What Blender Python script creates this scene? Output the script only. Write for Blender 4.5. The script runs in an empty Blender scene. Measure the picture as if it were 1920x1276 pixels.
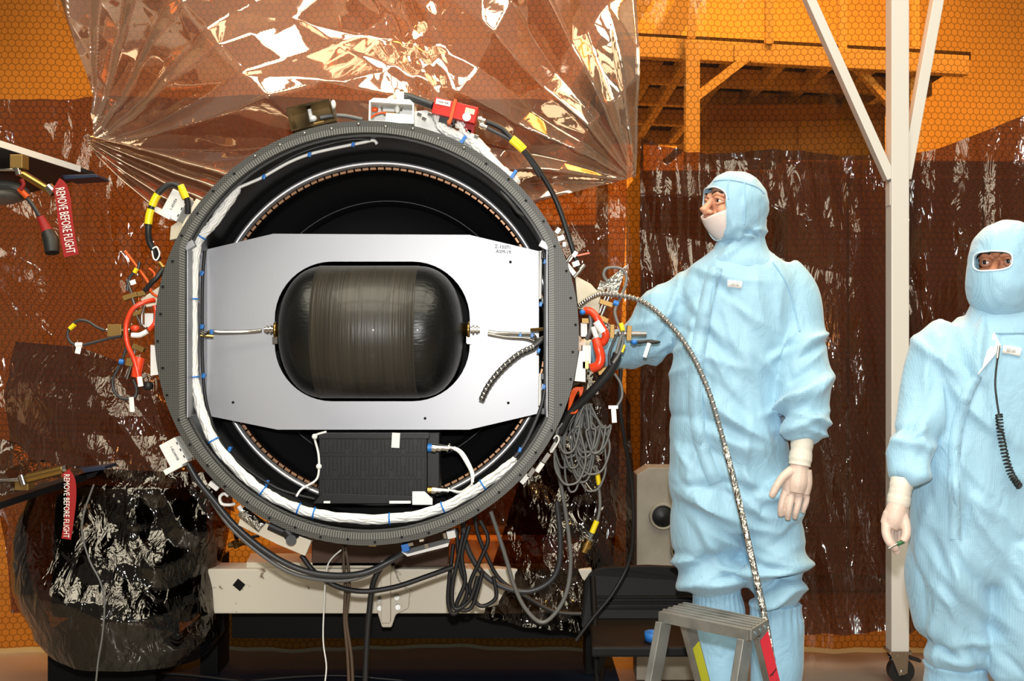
import bpy, bmesh, math, random
import numpy as np
from mathutils import Vector as V, Matrix as MX
random.seed(7)
scn = bpy.context.scene
COL = scn.collection
F, CH = 2059.0, 1.35            # focal length in pixels of the 1920 px frame, camera height in metres

# ---------------------------------------------------------------- camera, world, lights, exposure
cam = bpy.data.cameras.new('camera'); camo = bpy.data.objects.new('camera', cam); COL.objects.link(camo)
camo.location = (0, 0, CH); camo.rotation_euler = (math.pi/2, 0, 0)
cam.sensor_width = 36; cam.lens = 36*F/1920; cam.clip_end = 60
scn.camera = camo
wd = bpy.data.worlds.new('world'); scn.world = wd; wd.use_nodes = True
wd.node_tree.nodes['Background'].inputs[0].default_value = (0.60, 0.52, 0.44, 1)
wd.node_tree.nodes['Background'].inputs[1].default_value = 0.26
def area(name, loc, rot, size, sy, power, col):
    l = bpy.data.lights.new(name, 'AREA'); l.shape = 'RECTANGLE'; l.size = size; l.size_y = sy
    l.energy = power; l.color = col
    o = bpy.data.objects.new(name, l); COL.objects.link(o); o.location = loc; o.rotation_euler = rot
    return o
# camera flash just above the lens
fl = bpy.data.lights.new('camera_flash', 'SPOT'); fl.energy = 350; fl.color = (1, .985, .96)
fl.shadow_soft_size = .035; fl.spot_size = math.radians(100); fl.spot_blend = .35
flo = bpy.data.objects.new('camera_flash', fl); COL.objects.link(flo)
flo.location = (0.0, -.02, CH+.20); flo.rotation_euler = (math.radians(88), 0, 0)
# ceiling lamp panels of the clean room, the sodium lamps of the hall behind the film curtain, and an added floor fill
for i, (x, y) in enumerate([(-2.6, -1.4), (0, -1.4), (2.6, -1.4), (-2.6, 1.6), (0, 1.6), (2.6, 1.6)]):
    area('ceiling_lamp_%d' % (i+1), (x, y, 5.6), (0, 0, 0), 2.2, 2.3, 120, (1, .93, .74))
for i, (x, y) in enumerate([(-3.5, 8.2), (0.5, 8.2), (4.0, 8.2), (-1.5, 10.0), (2.5, 10.0), (2.6, 5.6)]):
    area('hall_lamp_and_fill_%d' % (i+1), (x, y, 6.0), (0, 0, 0), 1.6, 1.2, 330 if y < 6 else 190, (1, .60, .20))  # the nearest one is an added fill that brightens the floor by the curtain
vs = scn.view_settings
vs.view_transform = 'Standard'; vs.look = 'None'; vs.exposure = 0.0; vs.gamma = 1.0; vs.use_curve_mapping = False
scn.cycles.use_denoising = True
scn.cycles.max_bounces = 8; scn.cycles.transparent_max_bounces = 16; scn.cycles.glossy_bounces = 4
scn.cycles.caustics_reflective = False; scn.cycles.caustics_refractive = False
scn.cycles.sample_clamp_indirect = 4

# ---------------------------------------------------------------- helpers
def W(px, py, d): return V(((px-960)/F*d, d, CH-(py-638)/F*d))     # a point seen at px, py at distance d
def lin(c):
    r = []
    for x in c[:3]:
        x /= 255.0
        r.append(x/12.92 if x <= .04045 else ((x+.055)/1.055)**2.4)
    return tuple(r)+(1,)
def spline(pts, n=8):
    p = [V(q) for q in pts]
    if len(p) < 3: return p
    out = []
    for i in range(len(p)-1):
        a, b, c, d = p[max(i-1, 0)], p[i], p[i+1], p[min(i+2, len(p)-1)]
        for k in range(n):
            t = k/n
            out.append(.5*((2*b)+(c-a)*t+(2*a-5*b+4*c-d)*t*t+(3*b-a-3*c+d)*t**3))
    out.append(p[-1]); return out
def frames(pts):
    T = []
    for i in range(len(pts)):
        t = (pts[min(i+1, len(pts)-1)]-pts[max(i-1, 0)])
        T.append(t.normalized() if t.length > 1e-9 else V((0, 0, 1)))
    a = V((0, 0, 1)) if abs(T[0].z) < .9 else V((0, 1, 0))
    n = (a-T[0]*a.dot(T[0])).normalized(); res = []
    for t in T:
        n = n-t*n.dot(t)
        n = n.normalized() if n.length > 1e-6 else t.orthogonal().normalized()
        res.append((t, n, t.cross(n)))
    return res
class MB:
    def __init__(s): s.v = []; s.f = []; s.s = []
    def add(s, vs, fs, sm=False):
        o = len(s.v); s.v += [tuple(p) for p in vs]; s.f += [tuple(i+o for i in q) for q in fs]; s.s += [sm]*len(fs); return s
    def box(s, c, size, rot=None):
        c = V(c); hx, hy, hz = size[0]/2, size[1]/2, size[2]/2
        vs = [V((x, y, z)) for x in (-hx, hx) for y in (-hy, hy) for z in (-hz, hz)]
        if rot is not None: vs = [rot @ q for q in vs]
        return s.add([c+q for q in vs], [(0, 1, 3, 2), (4, 6, 7, 5), (0, 4, 5, 1), (2, 3, 7, 6), (0, 2, 6, 4), (1, 5, 7, 3)])
    def beam(s, p0, p1, w, h, up=(0, 0, 1)):
        p0, p1 = V(p0), V(p1); t = (p1-p0); L = t.length; t.normalize(); up = V(up)
        if abs(t.dot(up)) > .98: up = V((0, 1, 0))
        n = (up-t*up.dot(t)).normalized(); b = t.cross(n)
        R = MX((t, b, n)).transposed()
        return s.box((p0+p1)/2, (L, w, h), R)
    def tube(s, pts, r, n=8, caps=True, sq=1.0):
        pts = [V(p) for p in pts]; fr = frames(pts)
        rr = r if isinstance(r, (list, tuple)) else [r]*len(pts)
        vs = []; fs = []
        for p, (t, a, b), q in zip(pts, fr, rr):
            for k in range(n):
                w = 2*math.pi*k/n; vs.append(p+a*(math.cos(w)*q)+b*(math.sin(w)*q*sq))
        for i in range(len(pts)-1):
            for k in range(n):
                fs.append((i*n+k, i*n+(k+1) % n, (i+1)*n+(k+1) % n, (i+1)*n+k))
        s.add(vs, fs, True)
        if caps:
            m = len(pts)-1
            s.add(vs[:n], [tuple(range(n))[::-1]]); s.add(vs[m*n:], [tuple(range(n))])
        return s
    def cyl(s, p0, p1, r, r2=None, n=14): return s.tube([p0, p1], [r, r if r2 is None else r2], n)
    def lathe(s, prof, o, ax, n=48, close=False, sm=True):
        o = V(o); ax = V(ax).normalized(); a = ax.orthogonal().normalized(); b = ax.cross(a); vs = []; fs = []
        for (h, r) in prof:
            for k in range(n):
                w = 2*math.pi*k/n; vs.append(o+ax*h+a*(math.cos(w)*r)+b*(math.sin(w)*r))
        m = len(prof)
        for i in range(m if close else m-1):
            j = (i+1) % m
            for k in range(n): fs.append((i*n+k, i*n+(k+1) % n, j*n+(k+1) % n, j*n+k))
        return s.add(vs, fs, sm)
    def prism(s, poly, ext):
        poly = [V(p) for p in poly]; ext = V(ext); n = len(poly)
        vs = poly+[p+ext for p in poly]
        fs = [tuple(range(n)), tuple(range(2*n-1, n-1, -1))]+[(i, n+i, n+(i+1) % n, (i+1) % n) for i in range(n)]
        return s.add(vs, fs)
    def ell(s, c, rad, rot=None, nu=20, nv=12):
        c = V(c); vs = []; fs = []
        for j in range(nv+1):
            t = math.pi*j/nv
            for k in range(nu):
                w = 2*math.pi*k/nu
                q = V((rad[0]*math.sin(t)*math.cos(w), rad[1]*math.sin(t)*math.sin(w), rad[2]*math.cos(t)))
                vs.append(c+(rot @ q if rot is not None else q))
        for j in range(nv):
            for k in range(nu): fs.append((j*nu+k, (j+1)*nu+k, (j+1)*nu+(k+1) % nu, j*nu+(k+1) % nu))
        return s.add(vs, fs, True)
    def loft(s, rings, n=24):
        # rings: (centre, axis_a vector, axis_b vector); closed ends
        vs = []; fs = []
        for (c, a, b) in rings:
            for k in range(n):
                w = 2*math.pi*k/n; vs.append(V(c)+V(a)*math.cos(w)+V(b)*math.sin(w))
        for i in range(len(rings)-1):
            for k in range(n): fs.append((i*n+k, i*n+(k+1) % n, (i+1)*n+(k+1) % n, (i+1)*n+k))
        m = (len(rings)-1)*n
        fs += [tuple(range(n))[::-1], tuple(range(m, m+n))]
        return s.add(vs, fs, True)
    # boxes and rods laid out in picture-plane measure at a distance d
    def pb(s, cx, cy, w, h, ang, d, t):
        k = d/F
        return s.box(W(cx, cy, d)+V((0, t/2, 0)), (w*k, t, h*k), MX.Rotation(math.radians(ang), 3, 'Y'))
    def pc(s, x0, y0, x1, y1, rpx, d, d2=None, n=10):
        return s.cyl(W(x0, y0, d), W(x1, y1, d if d2 is None else d2), rpx*d/F, None, n)
    def cable(s, pts, rpx, d=None, n=7, st=6):
        P = [W(p[0], p[1], p[2] if len(p) > 2 else d) for p in pts]
        dd = P[0].y
        return s.tube(spline(P, st), rpx*dd/F, n)
    def mesh(s, name, off=(0, 0, 0), bev=0, dbl=False):
        me = bpy.data.meshes.new(name); o = V(off)
        me.from_pydata([tuple(V(p)-o) for p in s.v], [], s.f)
        for p, q in zip(me.polygons, s.s): p.use_smooth = q
        bm = bmesh.new(); bm.from_mesh(me)
        if dbl: bmesh.ops.remove_doubles(bm, verts=bm.verts, dist=1e-5)
        bmesh.ops.recalc_face_normals(bm, faces=bm.faces)
        if bev:
            es = [e for e in bm.edges if len(e.link_faces) == 2 and e.calc_face_angle(0) > .6 and not (e.link_faces[0].smooth and e.link_faces[1].smooth)]
            if es: bmesh.ops.bevel(bm, geom=es, offset=bev, segments=2, profile=.6, affect='EDGES', clamp_overlap=True)
        bm.to_mesh(me); bm.free(); me.update()
        return me
def wloc(o):
    l = V((0, 0, 0))
    while o is not None: l += o.location; o = o.parent
    return l
def tag(o, label=None, cat=None, group=None, kind=None):
    if label: o['label'] = label
    if cat: o['category'] = cat
    if group: o['group'] = group
    if kind: o['kind'] = kind
    return o
def root(name, loc, label, cat, group=None):
    o = bpy.data.objects.new(name, None); COL.objects.link(o); o.location = loc; o.empty_display_size = .05
    return tag(o, label, cat, group)
def part(name, mb, mat, parent, bev=0, label=None, dbl=False):
    me = mb.mesh(name, wloc(parent), bev, dbl) if isinstance(mb, MB) else mb
    me.materials.append(mat)
    o = bpy.data.objects.new(name, me); COL.objects.link(o); o.parent = parent
    if label: o['label'] = label
    return o
def thing(name, mb, mat, label, cat, group=None, bev=0, kind=None):
    a = np.array(mb.v); lo, hi = a.min(0), a.max(0)
    loc = V(((lo[0]+hi[0])/2, (lo[1]+hi[1])/2, lo[2]))
    me = mb.mesh(name, loc, bev); me.materials.append(mat)
    o = bpy.data.objects.new(name, me); COL.objects.link(o); o.location = loc
    return tag(o, label, cat, group, kind)
def struct(name, mb, mat, bev=0):
    o = thing(name, mb, mat, None, None, None, bev, 'structure'); return o
def pieces(name, me, mat, parent, mats):
    if not me.materials: me.materials.append(mat)
    base = wloc(parent); r = []
    for m in mats:
        o = bpy.data.objects.new(name, me); COL.objects.link(o); o.parent = parent
        m = m.copy(); m.translation = m.translation-base; o.matrix_local = m; r.append(o)
    return r
def text(name, body, size, mat, parent, mat4, shear=0, ext=.0004):
    cu = bpy.data.curves.new('t', 'FONT'); cu.body = body; cu.size = size; cu.extrude = ext
    cu.align_x = 'CENTER'; cu.align_y = 'CENTER'; cu.resolution_u = 2
    to = bpy.data.objects.new('t', cu); COL.objects.link(to)
    dg = bpy.context.evaluated_depsgraph_get(); dg.update()
    me = bpy.data.meshes.new_from_object(to.evaluated_get(dg))
    bpy.data.objects.remove(to); bpy.data.curves.remove(cu)
    me.name = name; me.materials.clear(); me.materials.append(mat)
    o = bpy.data.objects.new(name, me); COL.objects.link(o); o.parent = parent
    m = mat4.copy(); m.translation = m.translation-wloc(parent); o.matrix_local = m
    return o
def face_cam(p, ang=0, sx=1, sz=1):
    # matrix whose local XY plane is the picture plane (x right, y up), turned clockwise by ang degrees
    return MX.Translation(p) @ MX.Rotation(math.radians(ang), 4, 'Y') @ MX.Rotation(math.pi/2, 4, 'X') @ MX.Diagonal((sx, sz, 1, 1))

# ---------------------------------------------------------------- materials
def mat(name, col, rough=.5, metal=0, bump=None, noise=None, coat=0, spec=.5, stretch=None, aniso=0):
    m = bpy.data.materials.new(name); m.use_nodes = True; nt = m.node_tree; b = nt.nodes['Principled BSDF']
    c = lin(col) if max(col) > 1 else tuple(col)+(1,)
    b.inputs['Base Color'].default_value = c; b.inputs['Roughness'].default_value = rough; b.inputs['Metallic'].default_value = metal
    b.inputs['Specular IOR Level'].default_value = spec; b.inputs['Coat Weight'].default_value = coat
    tc = None
    def coords():
        nonlocal tc
        if tc is None:
            t = nt.nodes.new('ShaderNodeTexCoord'); mp = nt.nodes.new('ShaderNodeMapping')
            mp.inputs['Scale'].default_value = stretch or (1, 1, 1)
            nt.links.new(t.outputs['Object'], mp.inputs['Vector']); tc = mp.outputs['Vector']
        return tc
    if noise:
        c2, sc, lo, hi = noise
        n = nt.nodes.new('ShaderNodeTexNoise'); n.inputs['Scale'].default_value = sc; n.inputs['Detail'].default_value = 4
        nt.links.new(coords(), n.inputs['Vector'])
        r = nt.nodes.new('ShaderNodeValToRGB'); r.color_ramp.elements[0].position = lo; r.color_ramp.elements[1].position = hi
        r.color_ramp.elements[0].color = c; r.color_ramp.elements[1].color = lin(c2)
        nt.links.new(n.outputs['Fac'], r.inputs['Fac']); nt.links.new(r.outputs['Color'], b.inputs['Base Color'])
    if bump:
        sc, st, di = bump
        n = nt.nodes.new('ShaderNodeTexNoise'); n.inputs['Scale'].default_value = sc; n.inputs['Detail'].default_value = 3
        nt.links.new(coords(), n.inputs['Vector'])
        bp = nt.nodes.new('ShaderNodeBump'); bp.inputs['Strength'].default_value = st; bp.inputs['Distance'].default_value = di
        nt.links.new(n.outputs['Fac'], bp.inputs['Height']); nt.links.new(bp.outputs['Normal'], b.inputs['Normal'])
    return m
def vmath(nt, op, a, b=None):
    n = nt.nodes.new('ShaderNodeVectorMath'); n.operation = op
    for i, x in enumerate((a, b)):
        if x is None: continue
        if isinstance(x, (tuple, list)): n.inputs[i].default_value = x
        else: nt.links.new(x, n.inputs[i])
    return n.outputs['Value'] if op in ('DOT_PRODUCT', 'LENGTH') else n.outputs['Vector']
def smath(nt, op, a, b=None, c=None):
    n = nt.nodes.new('ShaderNodeMath'); n.operation = op
    for i, x in enumerate((a, b, c)):
        if x is None: continue
        if isinstance(x, (int, float)): n.inputs[i].default_value = x
        else: nt.links.new(x, n.inputs[i])
    return n.outputs[0]
def film(name, tint, refl=.10, k=1.6, rough=.06, grid=0, bump=(14, .25, .02), stretch=(1, 1, 1), gcol=(.95, .9, .84), gdark=.35, haze=0, hcol=(.5, .36, .28)):
    """tinted antistatic plastic film with a printed conductive hexagon grid"""
    m = bpy.data.materials.new(name); m.use_nodes = True; nt = m.node_tree; nt.nodes.clear()
    out = nt.nodes.new('ShaderNodeOutputMaterial'); tc = nt.nodes.new('ShaderNodeTexCoord')
    tr = nt.nodes.new('ShaderNodeBsdfTransparent'); tr.inputs[0].default_value = tuple(tint)+(1,)
    gl = nt.nodes.new('ShaderNodeBsdfGlossy'); gl.inputs['Color'].default_value = tuple(gcol)+(1,); gl.inputs['Roughness'].default_value = rough
    if grid:
        sc = nt.nodes.new('ShaderNodeMapping'); sc.inputs['Scale'].default_value = (1/grid,)*3
        sc.inputs['Location'].default_value = (500, 500, 500)
        nt.links.new(tc.outputs['Object'], sc.inputs['Vector'])
        sx = nt.nodes.new('ShaderNodeSeparateXYZ'); nt.links.new(sc.outputs['Vector'], sx.inputs[0])
        cx = nt.nodes.new('ShaderNodeCombineXYZ'); nt.links.new(sx.outputs['X'], cx.inputs['X']); nt.links.new(sx.outputs['Z'], cx.inputs['Y'])
        p = cx.outputs[0]; s = (1, 1.732, 1); h = (.5, .866, .5)
        a = vmath(nt, 'SUBTRACT', vmath(nt, 'MODULO', p, s), h)
        b = vmath(nt, 'SUBTRACT', vmath(nt, 'MODULO', vmath(nt, 'ADD', p, h), s), h)
        a = vmath(nt, 'MULTIPLY', a, (1, 1, 0)); b = vmath(nt, 'MULTIPLY', b, (1, 1, 0))
        sel = smath(nt, 'LESS_THAN', vmath(nt, 'LENGTH', a), vmath(nt, 'LENGTH', b))
        mx = nt.nodes.new('ShaderNodeMix'); mx.data_type = 'VECTOR'
        nt.links.new(sel, mx.inputs['Factor'])
        vo = mx.outputs[1]
        nt.links.new(b, mx.inputs[4]); nt.links.new(a, mx.inputs[5])
        g = vmath(nt, 'ABSOLUTE', vo)
        hx = nt.nodes.new('ShaderNodeSeparateXYZ'); nt.links.new(g, hx.inputs[0])
        dist = smath(nt, 'MAXIMUM', hx.outputs['X'], vmath(nt, 'DOT_PRODUCT', g, (.5, .866, 0)))
        mr = nt.nodes.new('ShaderNodeMapRange'); mr.inputs['From Min'].default_value = .41; mr.inputs['From Max'].default_value = .47
        mr.inputs['To Min'].default_value = 1; mr.inputs['To Max'].default_value = gdark
        nt.links.new(dist, mr.inputs['Value'])
        sc2 = vmath(nt, 'SCALE', tuple(tint)); sc2.node.inputs['Scale'].default_value = 1
        nt.links.new(mr.outputs[0], sc2.node.inputs['Scale']); nt.links.new(sc2, tr.inputs[0])
    ge = nt.nodes.new('ShaderNodeNewGeometry'); nrm = ge.outputs['Normal']
    if bump:
        mp = nt.nodes.new('ShaderNodeMapping'); mp.inputs['Scale'].default_value = stretch
        nt.links.new(tc.outputs['Object'], mp.inputs['Vector'])
        n = nt.nodes.new('ShaderNodeTexNoise'); n.inputs['Scale'].default_value = bump[0]; n.inputs['Detail'].default_value = 3; n.inputs['Distortion'].default_value = 1.2
        nt.links.new(mp.outputs[0], n.inputs['Vector'])
        bp = nt.nodes.new('ShaderNodeBump'); bp.inputs['Strength'].default_value = bump[1]; bp.inputs['Distance'].default_value = bump[2]
        nt.links.new(n.outputs['Fac'], bp.inputs['Height'])
        nt.links.new(bp.outputs[0], gl.inputs['Normal']); nrm = bp.outputs[0]
    cs = smath(nt, 'ABSOLUTE', vmath(nt, 'DOT_PRODUCT', ge.outputs['Incoming'], nrm))
    sch = smath(nt, 'POWER', smath(nt, 'SUBTRACT', 1.0, cs), 4.0)
    fac = smath(nt, 'ADD', smath(nt, 'MULTIPLY', sch, .9), refl+.045*k); fac.node.use_clamp = True
    mix = nt.nodes.new('ShaderNodeMixShader'); nt.links.new(fac, mix.inputs[0]); nt.links.new(tr.outputs[0], mix.inputs[1]); nt.links.new(gl.outputs[0], mix.inputs[2])
    sh = mix.outputs[0]
    if haze:
        df = nt.nodes.new('ShaderNodeBsdfDiffuse'); df.inputs[0].default_value = tuple(hcol)+(1,)
        m2 = nt.nodes.new('ShaderNodeMixShader'); m2.inputs[0].default_value = haze
        nt.links.new(sh, m2.inputs[1]); nt.links.new(df.outputs[0], m2.inputs[2]); sh = m2.outputs[0]
    nt.links.new(sh, out.inputs['Surface'])
    return m
m_white = mat('white_paint', (208, 204, 198), .38)
m_cream = mat('cream_paint', (214, 205, 184), .5, noise=((180, 168, 140), 5, .5, .8), bump=(60, .08, .004))
m_alu = mat('brushed_aluminium', (162, 163, 167), .5, .95, bump=(30, .05, .002), stretch=(40, 1, 1))
m_alud = mat('dull_aluminium', (150, 150, 146), .42, .75, noise=((118, 118, 114), 14, .4, .75))
m_steel = mat('polished_steel', (196, 192, 184), .18, 1)
m_brass = mat('gold_anodised_metal', (176, 140, 78), .28, 1)
m_bronze = mat('bronze_bracket', (140, 110, 58), .45, .55)
m_black = mat('black_satin', (14, 14, 15), .45, spec=.35)
m_blackm = mat('black_matte', (7, 7, 8), .62, spec=.2)
m_rubber = mat('black_rubber', (22, 22, 23), .5)
m_greycab = mat('grey_cable_jacket', (98, 98, 96), .38)
m_dkcab = mat('dark_grey_cable_jacket', (46, 47, 49), .4)
m_wire = mat('white_wire_jacket', (226, 226, 222), .42)
m_whitep = mat('white_plastic', (224, 224, 220), .4)
m_yellow = mat('yellow_sleeve', (226, 200, 20), .4)
m_orange = mat('orange_jacket', (222, 84, 22), .38)
m_ored = mat('orange_red_sleeve', (206, 58, 26), .3)
m_red = mat('red_enamel', (196, 34, 18), .32)
m_redrib = mat('red_ribbon', (146, 16, 16), .6)
m_blue = mat('blue_cable_tie', (30, 110, 190), .4)
m_bluet = mat('blue_tape', (40, 110, 190), .5)
m_print = mat('black_print', (24, 24, 26), .7)
m_wprint = mat('white_print', (232, 228, 222), .6)
m_label = mat('white_label', (230, 229, 224), .5)
m_foil = mat('crinkled_foil', (206, 204, 198), .16, 1, bump=(70, 1, .02))
m_green = mat('green_plastic', (30, 90, 50), .4)
# ---------------------------------------------------------------- the setting
m_floor = mat('clean_room_floor', (138, 130, 120), .3, noise=((120, 113, 104), 2.2, .35, .7), bump=(20, .05, .004))
m_hwall = mat('hall_wall_paint', (224, 210, 176), .7, noise=((206, 190, 150), .8, .4, .7))
struct('floor', MB().box((0, 4.0, -.05), (16, 17, .1)), m_floor)
thing('floor_shade_sheet', MB().box((-.55, 5.1, .003), (1.95, 2.2, .006)), mat('floor_shade_dark', (26, 36, 50), .9, spec=.08), 'dark slate sheet added for the shade on the floor under the cart', 'shade sheet')  # added dark sheet, stands for the shade under the cart
struct('wall_back', MB().box((0, 12.0, 3.5), (16, .2, 7.0)), m_hwall)

def tri(t): return 2*np.abs(2*(t-np.floor(t+.5)))-1.0
def smooth_noise(x, z, seed, sc):
    r = np.random.RandomState(seed); o = 0
    for i in range(5):
        a = r.uniform(0, 6.28); f = sc*r.uniform(.6, 1.8)
        o = o+np.sin((x*np.cos(a)+z*np.sin(a))*f+r.uniform(0, 6.28))
    return o/5
def crumple(x, z, seed, slope, freqs, warp=.06, wsc=5, aniso=None):
    """sharp-creased facets: sum of warped triangle waves; slope = tilt of each layer"""
    r = np.random.RandomState(seed); o = 0*x
    for f in freqs:
        for j in range(2):
            a = r.uniform(0, math.pi) if aniso is None else aniso+r.uniform(-.35, .35)
            xw = x+warp*smooth_noise(x, z, seed+11*j+int(f*3), wsc); zw = z+warp*smooth_noise(x, z, seed+57+5*j+int(f*7), wsc)
            am = np.clip(.55+1.1*smooth_noise(x, z, seed+91+j+int(f*13), 2.6), 0, 1.3)
            o = o+tri((xw*np.cos(a)+zw*np.sin(a))*f+r.uniform())*am*slope/(4*f)
    return o
def polyl(P, u):
    P = np.array(P, float); t = np.linspace(0, 1, len(P))
    return np.stack([np.interp(u, t, P[:, k]) for k in range(P.shape[1])], -1)
def sheet(name, top, bot, nu, nv, disp, m, label, cat='plastic film', group=None, left=None):
    """film sheet spanned between a top edge and a bottom edge; points are (px, py, d); disp(x, z, u, v) moves it towards the camera"""
    U, Vv = np.meshgrid(np.linspace(0, 1, nu), np.linspace(0, 1, nv))
    T = polyl(top, U); B = polyl(bot, U)
    P = T*(1-Vv[..., None])+B*Vv[..., None]
    if left is not None: P[..., 0] += left(Vv)*(1-U)
    d = P[..., 2]; X = (P[..., 0]-960)/F*d; Z = CH-(P[..., 1]-638)/F*d
    D = disp(X, Z, U, Vv)
    mb = MB(); mb.v = [tuple(q) for q in np.stack([X, d-D, Z], -1).reshape(-1, 3)]
    mb.f = [(j*nu+i, j*nu+i+1, (j+1)*nu+i+1, (j+1)*nu+i) for j in range(nv-1) for i in range(nu-1)]
    mb.s = [True]*len(mb.f)
    return thing(name, mb, m, label, cat, group)
m_amber = film('amber_grid_film', (.86, .43, .11), refl=.01, k=.55, rough=.10, grid=.030, bump=(5, .2, .03), stretch=(3, 1, .6), gdark=.45)
m_amber2 = film('amber_film_dark', (.34, .21, .12), refl=.025, k=.8, rough=.07, grid=.030, bump=(11, .4, .03), stretch=(1.5, 1, .5), gdark=.66, haze=.05, hcol=(.42, .20, .10))
m_bronzef = film('bronze_glossy_film', (.52, .34, .20), refl=.40, k=1.3, rough=.05, bump=(4, .10, .02), gcol=(.98, .86, .72), haze=.22, hcol=(.52, .34, .24))
m_darkf = film('dark_grid_film', (.27, .17, .10), refl=.02, k=.9, rough=.07, grid=.030, bump=(12, .5, .03), stretch=(1.8, 1, .45), gdark=.66, haze=.05, hcol=(.36, .18, .10))
m_smoke = film('smoke_film', (.16, .12, .09), refl=.03, k=1.1, rough=.08, grid=.030, bump=(12, .5, .03), stretch=(1.5, 1, .6), gdark=.5)

def dA(x, z, u, v): return .03*np.sin(x*5+.5*np.sin(z*2))+crumple(x, z*.35, 3, .16, (2.2, 5), .05, 3, aniso=.05)
sheet('plastic_curtain', [(-260, -260, 4.78), (2180, -260, 4.78)], [(-260, 1211, 4.78), (2180, 1211, 4.78)], 260, 110, dA, m_amber,
      'full-width amber see-through curtain with printed hexagon grid hanging behind everything', 'curtain')
def dB(x, z, u, v): return crumple(x, z, 21, .20, (1.3, 3), .10, 4)+crumple(x, z*.6, 22, .50, (6, 11), .10, 6, aniso=.15)*np.clip(smooth_noise(x, z, 3, 4)*2, 0, 1)+.02*np.sin(4*x)
sheet('plastic_curtain', [(-120, 182, 4.64), (120, 182, 4.64), (600, 184, 4.64), (1178, 190, 4.64)], [(20, 1150, 4.6), (230, 1150, 4.6), (410, 1130, 4.6), (440, 925, 4.6), (560, 950, 4.6), (780, 985, 4.6), (960, 985, 4.6), (1060, 1100, 4.62), (1150, 1180, 4.62)], 230, 190, dB, m_amber2,
      'brown second film layer hanging behind the round rocket section', 'curtain')
def dB2(x, z, u, v):
    cx = np.abs(x-1.05)
    return crumple(x, z, 34, .20, (1.2, 3), .12, 5)+crumple(x, z*.6, 36, .55, (7, 13), .12, 6, aniso=-.15)*np.clip(smooth_noise(x, z, 4, 4)*2.2, 0, 1)+crumple(x, z*.5, 40, .26, (5, 9), .08, 4, aniso=.3)
sheet('plastic_curtain', [(1203, 256, 4.58), (1240, 272, 4.57), (1330, 286, 4.56), (1450, 282, 4.56), (1600, 290, 4.56), (1698, 284, 4.56)],
      [(1196, 1182, 4.58), (1300, 1184, 4.57), (1400, 1182, 4.57), (1500, 1188, 4.57), (1600, 1184, 4.57), (1692, 1178, 4.57)], 150, 220, dB2, m_darkf,
      'dark crumpled film panel hanging behind the taller worker', 'curtain')
def dB3(x, z, u, v): return crumple(x, z, 48, .18, (1.6, 4), .10, 5)+crumple(x, z*.5, 49, .55, (8, 14), .10, 6, aniso=.1)*np.clip(smooth_noise(x, z, 6, 4)*2.2, 0, 1)+crumple(x, z*.4, 52, .34, (4, 8), .06, 4, aniso=.1)
sheet('plastic_curtain', [(1690, 292, 4.60), (1760, 278, 4.60), (1840, 248, 4.60), (1930, 212, 4.60), (2060, 190, 4.6)],
      [(1690, 1178, 4.60), (1760, 1180, 4.60), (1840, 1182, 4.60), (1930, 1182, 4.60), (2060, 1182, 4.6)], 110, 200, dB3, m_darkf,
      'dark crumpled film panel between the white post and the shorter worker', 'curtain')
# the glossy billowing sheet above the rocket section
def dC(x, z, u, v):
    a1 = np.arctan2(z-2.15, x+1.75); r1 = np.hypot(z-2.15, x+1.75)
    a2 = np.arctan2(z-2.00, x-.50); r2 = np.hypot(z-2.0, x-.50)
    g = .06*tri(a1*3.2+.2*np.sin(3*r1))*np.clip(1.1-r1*.55, 0, 1)*np.minimum(r1*2, 1)
    g = g+.055*tri(a2*3.0+.3)*np.clip(1.1-r2*.6, 0, 1)*np.minimum(r2*2, 1)
    seam = np.exp(-((x+.38-.22*(2.55-z))/.10)**2)
    return g+crumple(x, z, 5, .42, (.9, 1.7, 3.0), .16, 3.2)+seam*crumple(x, z, 77, .9, (7, 12), .05, 9)+.16*np.sin(np.pi*np.clip(v, 0, 1))*np.sin(np.pi*u)
sheet('draped_film', [(40, -140, 4.42), (330, -140, 4.36), (700, -140, 4.34), (980, -140, 4.36), (1200, -140, 4.44)],
      [(170, 262, 4.46), (330, 330, 4.44), (620, 420, 4.42), (930, 400, 4.42), (1192, 330, 4.46)], 300, 150, dC, m_bronzef,
      'glossy bronze film draped in creases above the round rocket section', left=lambda v: 22*np.sin(v*3.1))
# gathered folds sweeping from the knot at the left towards the ring
def dG(x, z, u, v): return .05*tri(v*4.5+.25*np.sin(3*u))*np.minimum(u*3, 1)+crumple(x, z, 8, .25, (3,), .05, 5)
sheet('gathered_film', [(160, 252, 4.30), (250, 272, 4.28), (350, 300, 4.26), (520, 340, 4.24)], [(166, 272, 4.32), (235, 345, 4.30), (300, 400, 4.30), (430, 470, 4.28)], 120, 60, dG, m_bronzef,
      'gathered bronze film folds running from a knot to the ring')
# film hanging right of the ring in front of the grey cabinet
def dR(x, z, u, v): return crumple(x, z, 63, .42, (2, 5, 10), .08, 6)+.04*np.sin(9*x)
sheet('hanging_film', [(1060, 640, 4.42), (1120, 640, 4.38), (1150, 690, 4.36), (1185, 760, 4.40)], [(890, 1160, 3.97), (980, 1172, 3.92), (1090, 1180, 3.94), (1196, 1150, 4.05)], 130, 150, dR, m_smoke,
      'dark shiny film hanging beside the coiled grey wires')
def dK(x, z, u, v): return crumple(x, z, 73, .42, (2.4, 6), .08, 6)+.10*np.sin(np.pi*u)
sheet('hanging_film', [(20, 640, 4.40), (160, 650, 4.34), (300, 700, 4.30), (400, 760, 4.34)], [(10, 880, 4.30), (180, 890, 4.16), (330, 900, 4.14), (440, 960, 4.2)], 110, 90, dK, m_darkf,
      'brown crumpled film fanning out left below the ring')
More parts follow.
